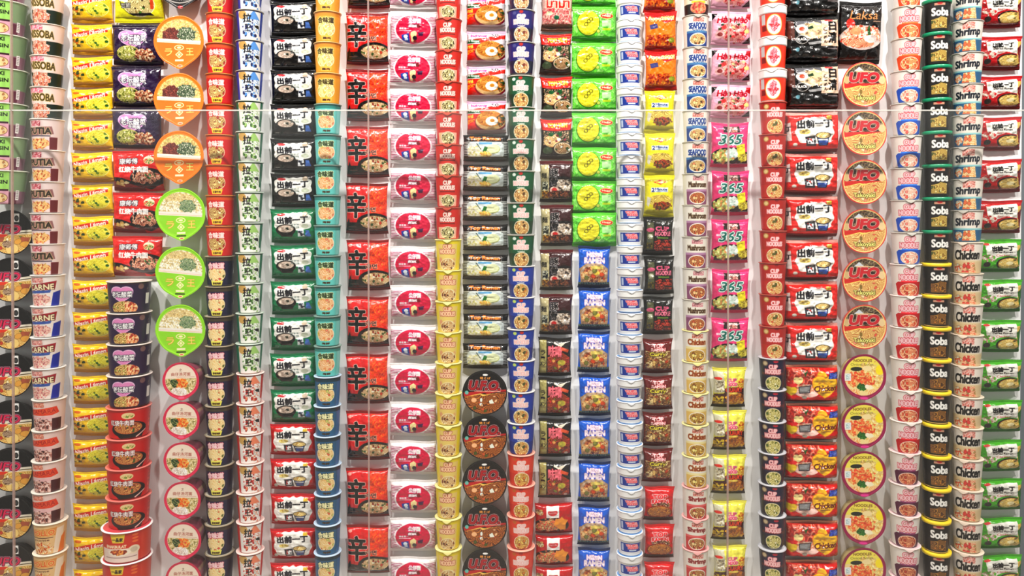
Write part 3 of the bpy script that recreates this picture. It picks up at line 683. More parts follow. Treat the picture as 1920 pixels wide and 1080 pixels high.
@design
def black_stripe_banner_packet():
    w, h = 84, 52; c = Cv(w, h, (236, 240, 234))
    c.R(-45, 0, 45, 14.5, BK); c.put(((np.sin(c.Y * 2 * math.pi / 3.2) > 0) & (np.abs(c.X) > 29) & (c.Y > 14)) * 1.0, (20, 20, 22))
    c.R(-32, 3, 31, 15, (214, 214, 210)); c.R(-31.5, 3.6, 30.5, 14.4, (40, 12, 8)); c.T('Top Ramen', -1, 8.8, 57, 9, (246, 158, 60), b=.6, o=(120, 40, 10), ow=.7)
    m = ((np.abs(c.X) / 34) ** 4 + (np.abs(c.Y - 31) / 17) ** 6 < 1) * 1.0; m = m * (c.Y > 15); c.put(m, (226, 238, 236)); c.food(m * c.mB(-20, 34, 14, 12), [(225, 220, 160), (250, 248, 225), (240, 240, 205)], 3.4)
    c.R(-13, 16, 12, 20, (130, 186, 232)); c.E(14, 29, 13, 9, (190, 200, 130)); c.E(14, 28, 12, 8.5, (236, 244, 196)); c.G([(-6, 34), (-2, 24), (4, 26), (0, 36)], (60, 140, 70)); c.food(m * c.mB(-1, 40, 11, 6), [(246, 200, 110), (240, 170, 90), (250, 225, 150)], 3); c.G([(-18, 18), (-16, 18), (-8, 30), (-9, 31)], (70, 90, 80)); c.R(-45, 43.5, 45, 52, (96, 84, 60))
    return make_packet(c, 15, 3, 4, .01, .02, 4.5, seed=43, side=(30, 30, 30), crinkle=.8, vs=0.94)
@design
def brown_bowl_lightning():
    R = 42; c, m = ufo_disc(R, (190, 44, 44), (110, 60, 24), (205, 140, 66), BK, BK, 1, 30, shred=[(240, 190, 150), (200, 110, 60), (240, 240, 230), (100, 110, 50)])
    c.E(-20, 15, 5, 4, (246, 190, 150)); c.G([(8, 16), (14, 12), (18, 20), (10, 21)], (235, 240, 225)); c.E(-34, 1, 3.6, 3.6, (130, 190, 180)); c.T('焼そば', 0, -27, 20, 4.5, (240, 170, 90), b=.3); c.E(0, -33, 5, 2, WH)
    c.T('U.F.O.', 0, -13, 58, 16, (178, 30, 50), o=(60, 12, 24), ow=.9, sh=.2, b=1.1, o2=(235, 190, 190), ow2=1.7); c.R(-20, -2.6, 30, -1.6, (235, 190, 170))
    return make_bowl(c, R, 32, .7, (40, 26, 24), BK)
# ---- column 14
def yoru(base, lo_, rim, lid, hi, bits, corner):
    def ex(c): c.E(0, 5, 4, 3, (190, 60, 50)); c.E(-14, 7, 4, 3, corner); c.R(-8, 30, 8, 31.2, (230, 225, 215))
    return wordcup(26, 58.3, base, lo_, 34, (248, 200, 196), (250, 240, 236), (17, 13), (170, 120, 70), hi, bits, rim, lid, words=('CUP', 'NOODLES'), extra=ex, ty=14, frame=(248, 236, 210), oy=46)
@design
def navy_pink_letter_cup(): return yoru((44, 38, 130), (30, 28, 84), (170, 168, 165), (190, 188, 184), (250, 236, 205), [(205, 110, 90), (250, 240, 220), (150, 80, 60), (235, 200, 150)], (100, 100, 150))
@design
def green_pink_letter_cup(): return yoru((16, 110, 76), (14, 84, 60), (180, 180, 168), (196, 196, 186), (240, 215, 160), [(120, 90, 50), (246, 226, 180), (205, 160, 100)], (225, 235, 225))
@design
def blue_pink_letter_cup(): return yoru((34, 84, 170), (26, 66, 146), (222, 220, 218), (228, 226, 222), (246, 220, 160), [(205, 90, 60), (250, 230, 180), (110, 110, 60), (235, 170, 90)], (200, 220, 130))
@design
def orange_pink_letter_cup(): return yoru((226, 84, 50), (210, 70, 44), (248, 176, 156), (240, 160, 140), (246, 214, 130), [(225, 150, 70), (250, 230, 170), (205, 110, 50)], (205, 120, 40))
# ---- column 15
@design
def pink_soup_packet():
    w, h = 60, 74; c = Cv(w, h, (205, 168, 160)); c.FR(-27, 32, 27, 62, [(190, 110, 110), (240, 205, 190), (226, 160, 150), (205, 90, 100)], 3); c.E(-1, 50, 5, 4, (30, 120, 90)); c.E(-14, 42, 6, 4, (220, 215, 180)); c.T('มาม่า', 2, 20, 42, 22, (205, 40, 30), b=.9, o=(248, 225, 200), ow=1.4); c.R(-30, 62, 30, 74, (120, 84, 66))
    return make_packet(c, 16, 6, 7, .06, .03, 4, seed=51)
@design
def red_banner_herb_packet():
    w, h = 60, 78; c = Cv(w, h, (60, 44, 40)); c.G([(-30, 0), (30, 0), (27, 22), (0, 25), (-27, 22)], (220, 52, 34)); c.T('TOM YUM', 2, 13, 36, 9, (250, 214, 70), b=.7, o=(190, 20, 20), ow=.8)
    c.FR(-24, 25, 24, 52, [(30, 70, 50), (150, 110, 90), (210, 190, 160), (80, 60, 50)], 3); c.noodle(c.mE(-8, 44, 15, 12), (190, 140, 90), (246, 226, 180), 2); c.E(-10, 31, 5, 4, (30, 110, 60)); c.E(6, 31, 5, 4, (40, 120, 70)); c.E(5, 41, 4, 3, (240, 240, 230)); c.bits(c.mR(-20, 30, 22, 50), [(160, 50, 80), (240, 220, 190), (130, 50, 60)], 8)
    c.E(12, 59, 18, 13, (60, 40, 30)); c.bowl(12, 58, 16, 11, (230, 215, 190), (130, 90, 60), (225, 200, 160), [(240, 240, 230), (60, 100, 50)], 6); c.E(-16, 62, 9, 7, (96, 110, 84)); c.R(-30, 70, 30, 78, (96, 66, 54))
    return make_packet(c, 16, 6, 6, .07, .03, 4, seed=53, crinkle=1.3, vs=0.96)
@design
def brown_pork_packet():
    w, h = 62, 81; c = Cv(w, h, (84, 30, 38)); c.R(-31, 8, -14, 76, (196, 186, 150)); c.T('麺', -23, 30, 10, 11, (60, 60, 50), b=.3); c.FR(-27, 42, -16, 58, [(60, 66, 60), (190, 190, 170)], 3); c.FR(-27, 60, -15, 74, [(200, 150, 50), (120, 90, 40)], 4)
    c.R(-14, 20, 2, 54, (40, 40, 48)); c.E(14, 40, 17, 8, (40, 34, 38)); c.FR(0, 38, 27, 60, [(90, 80, 76), (220, 205, 190), (160, 140, 120), (240, 230, 220)], 3.4); c.T('豚', -4, 24, 16, 15, (30, 28, 34), b=.6, o=(235, 225, 220), ow=.7); c.T('骨', -4, 42, 12, 14, (30, 28, 34), b=.6, o=(235, 225, 220), ow=.7)
    c.E(-4, 58, 8.5, 6.5, (240, 205, 190)); c.E(-4, 58, 5, 4, (200, 50, 50)); c.food(c.mB(4, 68, 24, 8), [(110, 66, 50), (160, 110, 80), (70, 40, 36)], 4); c.R(-31, 75, 31, 81, (50, 18, 22)); c.R(-31, 0, 31, 6, (120, 30, 40))
    return make_packet(c, 17, 6, 6, .05, .03, 4, seed=55, crinkle=1.8, vs=0.96)
@design
def black_pink_blossom_packet():
    w, h = 62, 78; c = Cv(w, h, (30, 22, 24)); c.R(-29, 6, -16, 72, (180, 172, 120)); c.T('ラ', -22.5, 30, 8, 9, BK, b=.3); c.T('ー', -22.5, 40, 7, 3, BK, b=.3); c.T('メン', -22.5, 52, 10, 8, BK, b=.3)
    c.noodle(c.mG([(-14, 40), (10, 26), (28, 40), (28, 70), (-14, 70)]), (120, 50, 36), (205, 110, 66), 2.2); c.bits(c.mR(-10, 40, 26, 68), [(205, 70, 60), (150, 150, 60), (235, 170, 110), (130, 36, 40)], 16, (2, 4)); c.E(12, 50, 7, 6, (190, 180, 84)); c.T('味噌', 0, 27, 24, 22, (236, 130, 140), b=.9, o=(120, 30, 44), ow=.8)
    c.G([(-2, 8), (12, 14), (4, 12), (22, 8), (12, 18), (-2, 12)], (236, 226, 205)); c.G([(12, 18), (26, 24), (24, 30), (10, 24)], (200, 100, 60)); c.E(20, 68, 3.4, 2.6, (215, 190, 180)); c.R(-31, 72, 31, 78, BK)
    return make_packet(c, 17, 6, 6, .04, .02, 4, seed=57, crinkle=1.6, vs=0.95)
@design
def red_white_tag_packet():
    w, h = 70, 61; c = Cv(w, h, (196, 16, 38)); c.E(-4, 42, 32, 16, (46, 20, 20)); c.FE(-8, 42, 27, 13, [(205, 90, 70), (240, 200, 150), (150, 130, 80), (235, 130, 90)], 3.4); c.G([(4, 30), (12, 28), (15, 24), (19, 30), (27, 32), (22, 40), (22, 52), (10, 50), (0, 40)], (236, 160, 70)); c.FE(-27, 16, 7, 6, [(236, 190, 130), (110, 80, 60), (240, 225, 180)], 3)
    c.R(-14, 4, 10, 27, WH); c.E(-2, 16, 9, 7, (206, 40, 50)); c.R(-14, 4, 10, 13, WH); c.T('NISSIN', -2, 17, 14, 3.6, WH); c.R(-35, 57, 35, 61, (150, 10, 30))
    return make_packet(c, 15, 3, 4, .01, .02, 5, seed=59, side=(196, 16, 38), vs=0.97)
# ---- column 16
@design
def green_yellow_disc_packet():
    w, h = 83, 69; c = Cv(w, h, (124, 216, 84)); c.food(c.mR(-42, 6, 42, 63), [(120, 214, 84), (136, 226, 100), (114, 206, 74), (150, 232, 120)], 9)
    c.E(-12, 35, 22, 25, (60, 130, 30)); c.E(-12, 34.5, 20.5, 24, (226, 222, 60)); c.noodle(c.mE(-12, 34.5, 19, 22), (222, 210, 40), (240, 236, 90), 1.6)
    for q in ((-11, 32), (-16, 38), (-7, 28)): c.E(q[0], q[1], 3.8, 3.8, (110, 110, 20)); c.E(q[0], q[1], 2.6, 2.6, (232, 226, 80))
    c.E(22, 21, 12.5, 6, (250, 225, 160)); c.E(22, 21, 11.5, 5, (222, 70, 40)); c.T('Maggi', 22, 21, 16, 4, (250, 220, 190), b=.2); c.R(14, 29, 31, 42, (186, 238, 170)); c.R(15, 45, 30, 49, (200, 226, 60)); c.E(7, 51, 4, 4, (90, 150, 30)); c.E(7, 51, 3, 3, (220, 232, 120)); c.R(-42, 60, 42, 69, (96, 190, 50))
    return make_packet(c, 17, 5, 6, .01, .02, 4.5, seed=61, side=(110, 200, 60), crinkle=1.6, vs=0.93)
@design
def blue_ramen_packet():
    w, h = 60, 81; c = Cv(w, h, (20, 116, 206)); c.R(-30, 0, 30, 6, (14, 62, 110)); c.T('NISSIN', 0, 17, 28, 8, (250, 226, 236), b=.8, o=(150, 120, 190), ow=.8); c.T('RAMEN', 0, 28, 37, 10, (250, 232, 240), b=.8, o=(150, 120, 190), ow=.8)
    c.G([(-28, 44), (-16, 34), (14, 34), (26, 44), (25, 70), (-25, 70)], (190, 160, 130)); c.E(0, 52, 25, 19, (205, 180, 160)); c.FE(0, 54, 23, 16, [(150, 84, 50), (226, 180, 130), (190, 130, 84), (240, 215, 170), (205, 130, 80)], 4); c.R(-6, 38, 16, 44.5, (240, 216, 130)); c.E(4, 52, 6, 4, (236, 205, 96)); c.bits(c.mR(-22, 44, 20, 66), [(214, 100, 50), (235, 200, 150), (150, 150, 80)], 7, (3, 5))
    c.R(-30, 70, 30, 75, (20, 44, 70)); c.put(((np.sin(c.X * 2 * math.pi / 3.2) > .2) & (c.Y > 70) & (c.Y < 74)) * 1.0, (150, 180, 150)); c.R(-30, 75, 30, 81, (12, 60, 104))
    return make_packet(c, 17, 6, 6, .05, .03, 4, seed=63, crinkle=1.7, vs=0.98)
# ---- column 17
@design
def blue_label_tub():
    c = cupcv(24, 41, (238, 238, 236)); c.R(-25, 16, 22, 33, (20, 76, 160)); c.R(-23, 18, -18, 31, (190, 200, 225)); c.G([(-14, 18), (12, 18), (16, 27), (-6, 27)], (246, 170, 170)); c.T('CUP', -2, 20.5, 18, 4, (236, 110, 120), b=.5, o=(250, 215, 215), ow=.5); c.T('NOODLE', 3, 25, 22, 4, (236, 110, 120), b=.5, o=(250, 215, 215), ow=.5); c.R(-6, 28.5, 10, 31, (205, 215, 230)); c.R(19, 17, 27, 31, (160, 165, 170)); c.R(-60, 35, 60, 36, (205, 210, 220))
    return make_cup(c, 24.5, .84, (232, 234, 238), (120, 176, 240), tab=5, name='noodle_tub', skirt=1, skirt_h=.3)
# ---- column 18
@design
def orange_spicy_packet():
    w, h = 60, 76; c = Cv(w, h, (244, 144, 30)); c.G([(-31, 0), (31, 0), (28, 18), (8, 24), (0, 19), (-27, 17)], (208, 26, 30)); c.T('Appu2000!', 0, 15, 48, 10, (250, 236, 150), b=.7, o=(190, 60, 20), ow=.8, rot=0)
    c.G([(-22, 27), (-8, 24), (-6, 33), (-20, 36)], (84, 84, 140)); c.food(c.mR(-26, 46, 27, 66), [(150, 40, 24), (226, 120, 40), (200, 84, 40), (240, 160, 60)], 3); c.E(19, 56, 6, 5, (150, 160, 40)); c.R(-31, 66, 31, 76, (176, 16, 22))
    return make_packet(c, 17, 7, 7, .05, .04, 4, seed=65, crinkle=1.4, vs=0.97)
@design
def bright_yellow_packet():
    w, h = 57, 81; c = Cv(w, h, (244, 232, 50)); c.G([(0, 10), (13, 14.5), (0, 20), (-13, 14.5)], (226, 90, 40)); c.T('MAGGI', 0, 14.7, 14, 4, (250, 230, 90), b=.3); c.R(-17, 25, 15, 34, (246, 246, 236)); c.T('2', -13, 29.5, 5, 7, (30, 70, 150), b=.5); c.T('Minute', 2, 28.5, 22, 5, (30, 70, 150), b=.2); c.R(-9, 32, 14, 33, (90, 130, 190))
    c.noodle(c.mE(0, 50, 23, 11), (180, 150, 60), (246, 226, 140), 1.9); c.food(c.mB(5, 60, 18, 8), [(150, 60, 34), (205, 110, 50), (110, 130, 50), (120, 40, 30)], 4); c.G([(-23, 42), (-16, 46), (-20, 62), (-24, 58)], (225, 220, 200)); c.R(-28, 68, 28, 81, (205, 196, 60))
    return make_packet(c, 17, 6, 8, .07, .03, 4, seed=67, vs=0.98)
@design
def black_lattice_packet():
    w, h = 57, 77; c = Cv(w, h, (18, 20, 18)); c.R(-22, 12, -10, 66, (110, 112, 84)); c.E(-16, 27, 7, 4, (226, 120, 150)); c.T('煮', -16, 40, 9, 10, (220, 220, 200), b=.1); c.FR(-22, 52, -10, 64, [(130, 120, 40), (90, 80, 30)], 4); c.T('CUP', 6, 24, 24, 8, (226, 120, 150), b=.7, o=(90, 20, 40), ow=.6); c.T('NOODLE', 7, 34, 28, 8, (226, 140, 160), b=.6, o=(90, 20, 40), ow=.6); c.R(-3, 41, 18, 44, (120, 150, 70)); c.FR(-8, 46, 24, 68, [(110, 20, 24), (205, 100, 80), (160, 60, 50), (60, 16, 16)], 3.6)
    return make_packet(c, 17, 6, 7, .06, .03, 4, seed=69, crinkle=1.9)
@design
def maroon_curry_packet():
    w, h = 56, 70; c = Cv(w, h, (128, 24, 26)); c.T('TOP', 0, 13, 20, 7, (250, 205, 205), b=.6, o=(190, 50, 60), ow=.7); c.T('RAMEN', 0, 21, 26, 6, (250, 205, 205), b=.6, o=(190, 50, 60), ow=.7); c.FR(-24, 24, 24, 60, [(130, 90, 50), (190, 150, 100), (100, 50, 30), (226, 200, 150)], 4); c.T('Curry', -1, 31, 30, 9, (226, 210, 90), b=.6, o=(50, 30, 20), ow=1); c.R(-28, 59, 28, 70, (110, 14, 18)); c.bits(c.mR(-20, 40, 20, 56), [(190, 90, 40), (140, 130, 70), (225, 190, 130)], 7, (2, 4))
    return make_packet(c, 17, 6, 6, .07, .04, 4, seed=71, crinkle=1.6)
@design
def red_top_letter_packet():
    w, h = 56, 72; c = Cv(w, h, (214, 34, 46)); c.T('TOP', 0, 20, 27, 8.5, (240, 60, 70), b=.7, o=(250, 225, 225), ow=1); c.T('RAMEN', 0, 30, 30, 7.5, (240, 60, 70), b=.6, o=(250, 225, 225), ow=1); c.food(c.mB(4, 38, 20, 6), [(160, 110, 70), (230, 210, 180), (110, 60, 40)], 3); c.E(0, 52, 24, 15, (150, 60, 30)); c.noodle(c.mE(0, 51, 22, 12), (150, 90, 40), (226, 170, 96), 1.7); c.R(-28, 62, 28, 72, (84, 16, 22))
    return make_packet(c, 17, 6, 7, .07, .04, 4, seed=73, crinkle=1.5)
# ---- column 19
def straight(mid, label, txtc, out, low, oc, lo, hi, bits, rim, lid, txt, h=58.3, blob=(200, 120, 110), txt2=None, side=None):
    c = cupcv(24.5, h, (232, 226, 214)); c.FR(-9, 5, 13, 13, [blob, (240, 205, 195), blob], 2)
    if side: c.R(22, 32, 60, 60, side); c.R(-60, 32, -22, 60, side)
    c.R(-24, 29, 24, 34, low[0]); c.R(-24, 33, 24, h, low[1]); c.E(1, 45, 18.5, 11.5, (246, 240, 230)); m = c.mE(1, 45, 17, 10); c.noodle(m, lo, hi, 1.8); c.bits(m, bits, 10, (1.5, 3))
    c.T(txt, 1, 20, 38, 10, txtc, b=.7, o=out, ow=.6)
    if txt2: c.T(txt2, 4, 26.5, 30, 4, txtc, b=.3)
    return make_cup(c, 24.5, .86, rim, lid, tab=6)
@design
def beef_picture_cup():
    c = cupcv(24.5, 58.3, (236, 226, 200)); c.R(-30, 0, 30, 24, (240, 226, 190)); c.T('CHILLI', 0, 27, 38, 8, (205, 40, 30), b=.7, o=(60, 20, 20), ow=.7); c.R(-14, 33, 16, 37, (205, 200, 60)); c.R(-60, 38, 60, 59, (40, 26, 26)); c.E(1, 46, 18, 11, (225, 150, 130)); c.FE(1, 46, 17, 10, [(190, 50, 50), (226, 120, 110), (160, 150, 60), (235, 150, 130)], 3)
    return make_cup(c, 24.5, .86, (200, 195, 185), (210, 205, 196), tab=6)
@design
def seafood_letter_cup(): return straight(0, 0, (22, 70, 140), (225, 232, 240), ((90, 140, 180), (34, 90, 150)), 0, (150, 110, 66), (246, 226, 170), [(110, 80, 40), (240, 215, 160), (226, 150, 110)], (176, 170, 158), (190, 184, 174), 'SEAFOOD', txt2='CURRY')
@design
def mushroom_letter_cup(): return straight(0, 0, (96, 66, 34), (236, 230, 210), ((186, 150, 176), (150, 100, 130)), 0, (120, 60, 36), (235, 170, 110), [(205, 110, 70), (240, 200, 150)], (190, 184, 168), (200, 194, 180), 'Mushroom', blob=(190, 130, 140))
@design
def chicken_brown_letter_cup(): return straight(0, 0, (150, 70, 24), (236, 200, 140), ((236, 222, 170), (225, 190, 120)), 0, (120, 84, 30), (240, 205, 120), [(160, 110, 50), (246, 226, 150)], (238, 226, 150), (240, 230, 170), 'Chicken', h=57.8, blob=(190, 110, 90))
@design
def shrimp_pink_rim_cup(): return straight(0, 0, (140, 40, 44), (226, 170, 160), ((226, 120, 120), (205, 84, 84)), 0, (120, 70, 40), (235, 190, 130), [(190, 80, 60), (240, 210, 160)], (244, 176, 172), (240, 170, 170), 'Shrimp', h=57.8, blob=(205, 120, 110))
# ---- column 20
@design
def pink_shrimp_packet():
    w, h = 74, 66; c = Cv(w, h, (240, 186, 206)); c.G([(-37, 5), (-26, 5), (-37, 20)], BK); c.G([(37, 5), (28, 5), (24, 16), (37, 20)], (190, 20, 50)); c.G([(37, 50), (37, 64), (22, 64)], (60, 30, 50)); c.food(c.mB(4, 42, 27, 20), [(205, 80, 90), (246, 200, 190), (226, 130, 130), (246, 170, 160)], 4.4); c.bits(c.mE(2, 38, 28, 16), [(60, 90, 50), (236, 90, 90), (240, 225, 170), (90, 100, 60)], 12, (2, 4.5)); c.E(-22, 48, 9, 8, (240, 190, 190)); c.E(-22, 48, 5, 4, (150, 70, 70)); c.E(28, 42, 5, 4, (236, 226, 150))
    c.T('Hảo Hảo', 1, 19, 56, 13, (190, 20, 60), b=.9, o=(250, 215, 225), ow=.9, sh=.15)
    return make_packet(c, 17, 5, 5, .02, .02, 4.5, seed=81, side=(235, 190, 205), crinkle=1.5, vs=0.93)
@design
def pink_green_number_packet():
    w, h = 70, 86; c = Cv(w, h, (238, 84, 142)); c.R(-14, 6, 17, 20, (60, 30, 34)); c.food(c.mR(-5, 8, 12, 20), [(226, 160, 150), (90, 40, 40), (240, 200, 190)], 3)
    c.R(-27, 29, -17, 33, (250, 200, 215)); c.E(-2, 66, 33, 17, (40, 26, 30)); c.R(-30, 58, 34, 80, (40, 26, 30)); c.R(-35, 80, 35, 86, (226, 90, 130)); c.FE(-12, 65, 20, 14, [(190, 200, 120), (230, 226, 160), (150, 170, 90), (226, 160, 110)], 4); c.FE(4, 60, 13, 10, [(225, 245, 235), (190, 226, 205), (240, 250, 245)], 4); c.FE(24, 68, 11, 9, [(226, 214, 80), (160, 150, 50), (240, 226, 120)], 4)
    c.G([(10, 46), (26, 42), (28, 62), (14, 63)], (246, 232, 60)); c.T('EXTRA', 18, 48, 11, 3, (80, 70, 20), rot=8)
    c.T('365', 0, 34, 40, 18, (20, 128, 118), b=.7, o=(246, 250, 246), ow=1.6, sh=.25, o2=(30, 60, 60), ow2=2.2)
    return make_packet(c, 18, 6, 5, .04, .02, 4.5, seed=83, crinkle=1.5, vs=0.96)
@design
def pale_yellow_curry_packet():
    w, h = 63, 82; c = Cv(w, h, (244, 236, 110)); c.G([(-32, 8), (-12, 8), (-10, 50), (-28, 52)], (220, 216, 190)); c.E(-22, 22, 7, 3, (226, 70, 50)); c.food(c.mG([(-27, 28), (-10, 26), (-10, 48), (-24, 50)]), [(150, 140, 120), (235, 230, 210), (190, 180, 150)], 3.4); c.G([(-10, 42), (32, 38), (32, 82), (-32, 82), (-28, 54), (-10, 52)], (96, 40, 20)); c.FR(-30, 58, -11, 74, [(190, 160, 40), (230, 200, 80), (110, 80, 20)], 4); c.FE(10, 64, 20, 12, [(150, 96, 20), (205, 140, 30), (176, 110, 30), (225, 170, 60)], 5)
    c.T('CUP', 3, 26, 17, 7, (236, 110, 140), b=.7, o=(250, 226, 215), ow=.7); c.T('NOOD', 4, 34, 18, 6, (236, 110, 140), b=.7, o=(250, 226, 215), ow=.7); c.T('CURRY', 8, 45, 32, 8, (225, 90, 40), b=.6, o=(120, 30, 14), ow=.8); c.R(-4, 50, 14, 54, (236, 205, 110)); c.food(c.mB(22, 32, 8, 10), [(226, 160, 40), (244, 225, 100), (205, 120, 30)], 3); c.R(-32, 76, 32, 82, (40, 16, 12))
    return make_packet(c, 17, 6, 5, .09, .05, 4, seed=85, crinkle=1.6)
# ---- column 21
@design
def orange_round_label_tub():
    c = cupcv(25, 59.5, (240, 236, 232)); c.R(-60, 16, 60, 57, (226, 78, 40)); c.R(-26, 17, -16, 36, (205, 205, 205)); c.R(-25, 38, -13, 48, (150, 20, 20)); c.E(3, 37, 16.5, 19, (250, 190, 90)); c.E(3, 37, 15, 17.5, (240, 240, 238)); c.food(c.mB(3, 36, 8, 14), [(226, 130, 140), (245, 200, 205), (200, 70, 90)], 2.4); c.T('TOM YUM', 3, 38, 24, 5, (200, 60, 70), b=.3)
    return make_cup(c, 25.5, .84, (232, 228, 222), (236, 232, 226), tab=7, name='noodle_tub', skirt=1, skirt_h=.25)
@design
def dark_red_wordmark_cup():
    def ex(c): c.E(-13, 9, 6, 5, (190, 150, 90)); c.E(-13, 9, 4, 3.4, (226, 200, 150)); c.E(8, 4, 4, 2, (150, 30, 40))
    return wordcup(25, 59.5, (184, 52, 40), (196, 60, 46), 34, (250, 205, 205), (205, 90, 90), (17.5, 12.5), (190, 130, 70), (248, 226, 170), [(226, 110, 80), (250, 214, 170), (120, 120, 60), (246, 170, 130)], (170, 70, 56), (176, 80, 64), extra=ex, cx=5, ty=15, frame=(246, 232, 200), oy=46)
@design
def navy_wordmark_cup():
    def ex(c): c.E(-13, 9, 6, 5, (150, 130, 110)); c.E(-13, 9, 4, 3.4, (205, 190, 160)); c.R(-22, 26, 40, 31, (110, 60, 70)); c.E(8, 5, 5, 2.4, (190, 50, 80))
    return wordcup(25, 59, (34, 30, 82), (26, 24, 66), 34, (250, 200, 200), (205, 110, 120), (16.5, 12.5), (160, 150, 80), (244, 236, 180), [(110, 130, 60), (246, 240, 200), (160, 160, 84)], (190, 190, 200), (225, 225, 230), extra=ex, cx=3, ty=15, frame=(240, 230, 190), oy=46)
# ---- column 22
@design
def black_multipack():
    w, h = 99, 90; c = Cv(w, h, (22, 20, 20)); c.G([(-50, 8), (-38, 12), (-36, 50), (-50, 44)], (120, 80, 70)); c.G([(-36, 8), (14, 8), (10, 40), (-30, 46)], (120, 120, 124)); c.FE(-2, 30, 28, 16, [(160, 140, 120), (240, 214, 170), (214, 180, 140), (240, 226, 205)], 5); c.E(-24, 27, 11, 9, (246, 240, 232)); c.E(-24, 27, 5, 4, (226, 110, 84)); c.E(-4, 38, 9, 7, (226, 190, 160)); c.E(-4, 38, 6, 4.5, (240, 214, 190)); c.E(2, 22, 12, 8, (246, 222, 170)); c.G([(-14, 24), (-4, 20), (-2, 26), (-12, 28)], (40, 84, 50)); c.E(-24, 48, 11, 8.5, (214, 210, 205)); c.E(-24, 48, 10, 7.5, BK); c.T('BLACK', -24, 47, 16, 5, WH, b=.3); c.G([(-14, 54), (14, 50), (14, 55), (-10, 58)], (190, 190, 190))
    c.G([(14, 8), (50, 6), (48, 60), (12, 60)], (238, 208, 184)); c.T('日', 34, 22, 14, 16, BK, b=1); c.T('清', 34, 44, 16, 20, BK, b=.8); c.T('ら', 20, 28, 6, 7, BK, b=.2); c.T('ー', 20, 36, 5, 2, BK, b=.2); c.T('め', 20, 44, 6, 6, BK, b=.2); c.T('ん', 20, 52, 6, 6, BK, b=.2); c.E(28, 10, 8, 3, (226, 90, 90)); c.E(-32, 67, 4, 4, (120, 160, 170)); c.R(24, 64, 44, 66, (150, 140, 140))
    return make_packet(c, 35, 7, 6, .01, .0, 6, box=1.5, seed=91, side=(22, 20, 20), crinkle=1.6, vs=0.97)
@design
def red_multipack():
    c = demae((222, 50, 40), w=98, h=83, red=True, seal=(235, 120, 110)); c.G([(-52, 26), (-44, 22), (-42, 60), (-52, 60)], (235, 226, 220)); c.T('丁', -47, 36, 7, 9, (30, 30, 50), b=.6); c.R(-52, 76, 52, 83, (130, 14, 20)); c.R(-60, 0, 60, 6, (245, 190, 180))
    return make_packet(c, 34, 6, 6, .01, .0, 6, box=1.5, seed=92, side=(190, 30, 28), crinkle=1.7, vs=0.93)
@design
def red_orange_multipack():
    w, h = 98, 76; c = Cv(w, h, (210, 30, 32)); c.R(-52, 0, 52, 5, (246, 180, 150)); c.food(c.mG([(-48, 6), (12, 6), (10, 26), (-4, 40), (-48, 34)]), [(150, 40, 30), (226, 90, 60), (240, 150, 130), (190, 60, 50)], 8); c.G([(-24, 8), (-18, 14), (-12, 9), (-17, 22)], (60, 110, 50)); c.E(-14, 50, 24, 13, (240, 200, 190)); c.FE(-16, 46, 20, 8, [(235, 150, 120), (245, 200, 170)], 5); c.heart(-30, 31, 18, 16, (244, 220, 160)); c.heart(-42, 52, 20, 18, (226, 190, 60))
    c.G([(-30, 42), (-6, 39), (-8, 54), (-28, 56)], (70, 60, 80)); c.G([(-28, 43.5), (-8, 41), (-9.5, 52.5), (-27, 54)], (150, 150, 150)); c.E(14, 20, 9, 9, (244, 190, 40)); c.heart(20, 44, 52, 46, (226, 130, 20)); c.heart(20, 44, 49, 43, (246, 192, 40)); c.G([(28, 14), (46, 12), (46, 26), (26, 26)], (50, 70, 150)); c.food(c.mR(29, 14, 45, 25), [(60, 84, 170), (110, 130, 200)], 3)
    c.T('Chicken', 21, 45, 42, 10, (110, 40, 14), b=.6, sh=.2, rot=4); c.R(11, 53, 30, 54.5, (150, 84, 20)); c.T('チキン', 19, 35, 24, 4, (205, 120, 30)); c.E(-18, 63, 5, 3, (150, 140, 130)); c.R(-52, 68, 52, 76, (150, 14, 20))
    return make_packet(c, 34, 5, 5, .01, .0, 6, box=1.5, seed=93, side=(160, 24, 24), crinkle=1.4, vs=0.95)
# ---- column 23
@design
def black_noodle_bowl_packet():
    w, h = 80, 116; c = Cv(w, h, (24, 16, 16)); c.T('Laksa', 4, 27, 52, 16, (214, 160, 110), b=.2, sh=.2); c.E(5, 12, 6, 4, (70, 60, 60)); c.R(20, 38, 36, 39.5, (190, 160, 140)); c.E(-22, 44, 8, 10, (214, 64, 44)); c.E(0, 69, 39, 23, (214, 196, 190)); c.FE(0, 67, 37, 20, [(205, 90, 70), (246, 200, 170), (240, 150, 120), (250, 230, 210)], 4); c.noodle(c.mE(-4, 80, 28, 8), (214, 100, 70), (246, 214, 180), 1.8); c.E(-12, 58, 10, 7, (240, 170, 130)); c.G([(10, 50), (14, 46), (16, 64), (10, 68)], (60, 110, 60)); c.E(16, 72, 12, 7, (250, 232, 225))
    return make_packet(c, 20, 7, 7, .02, .0, 5, seed=95, crinkle=1.8, vs=0.99)
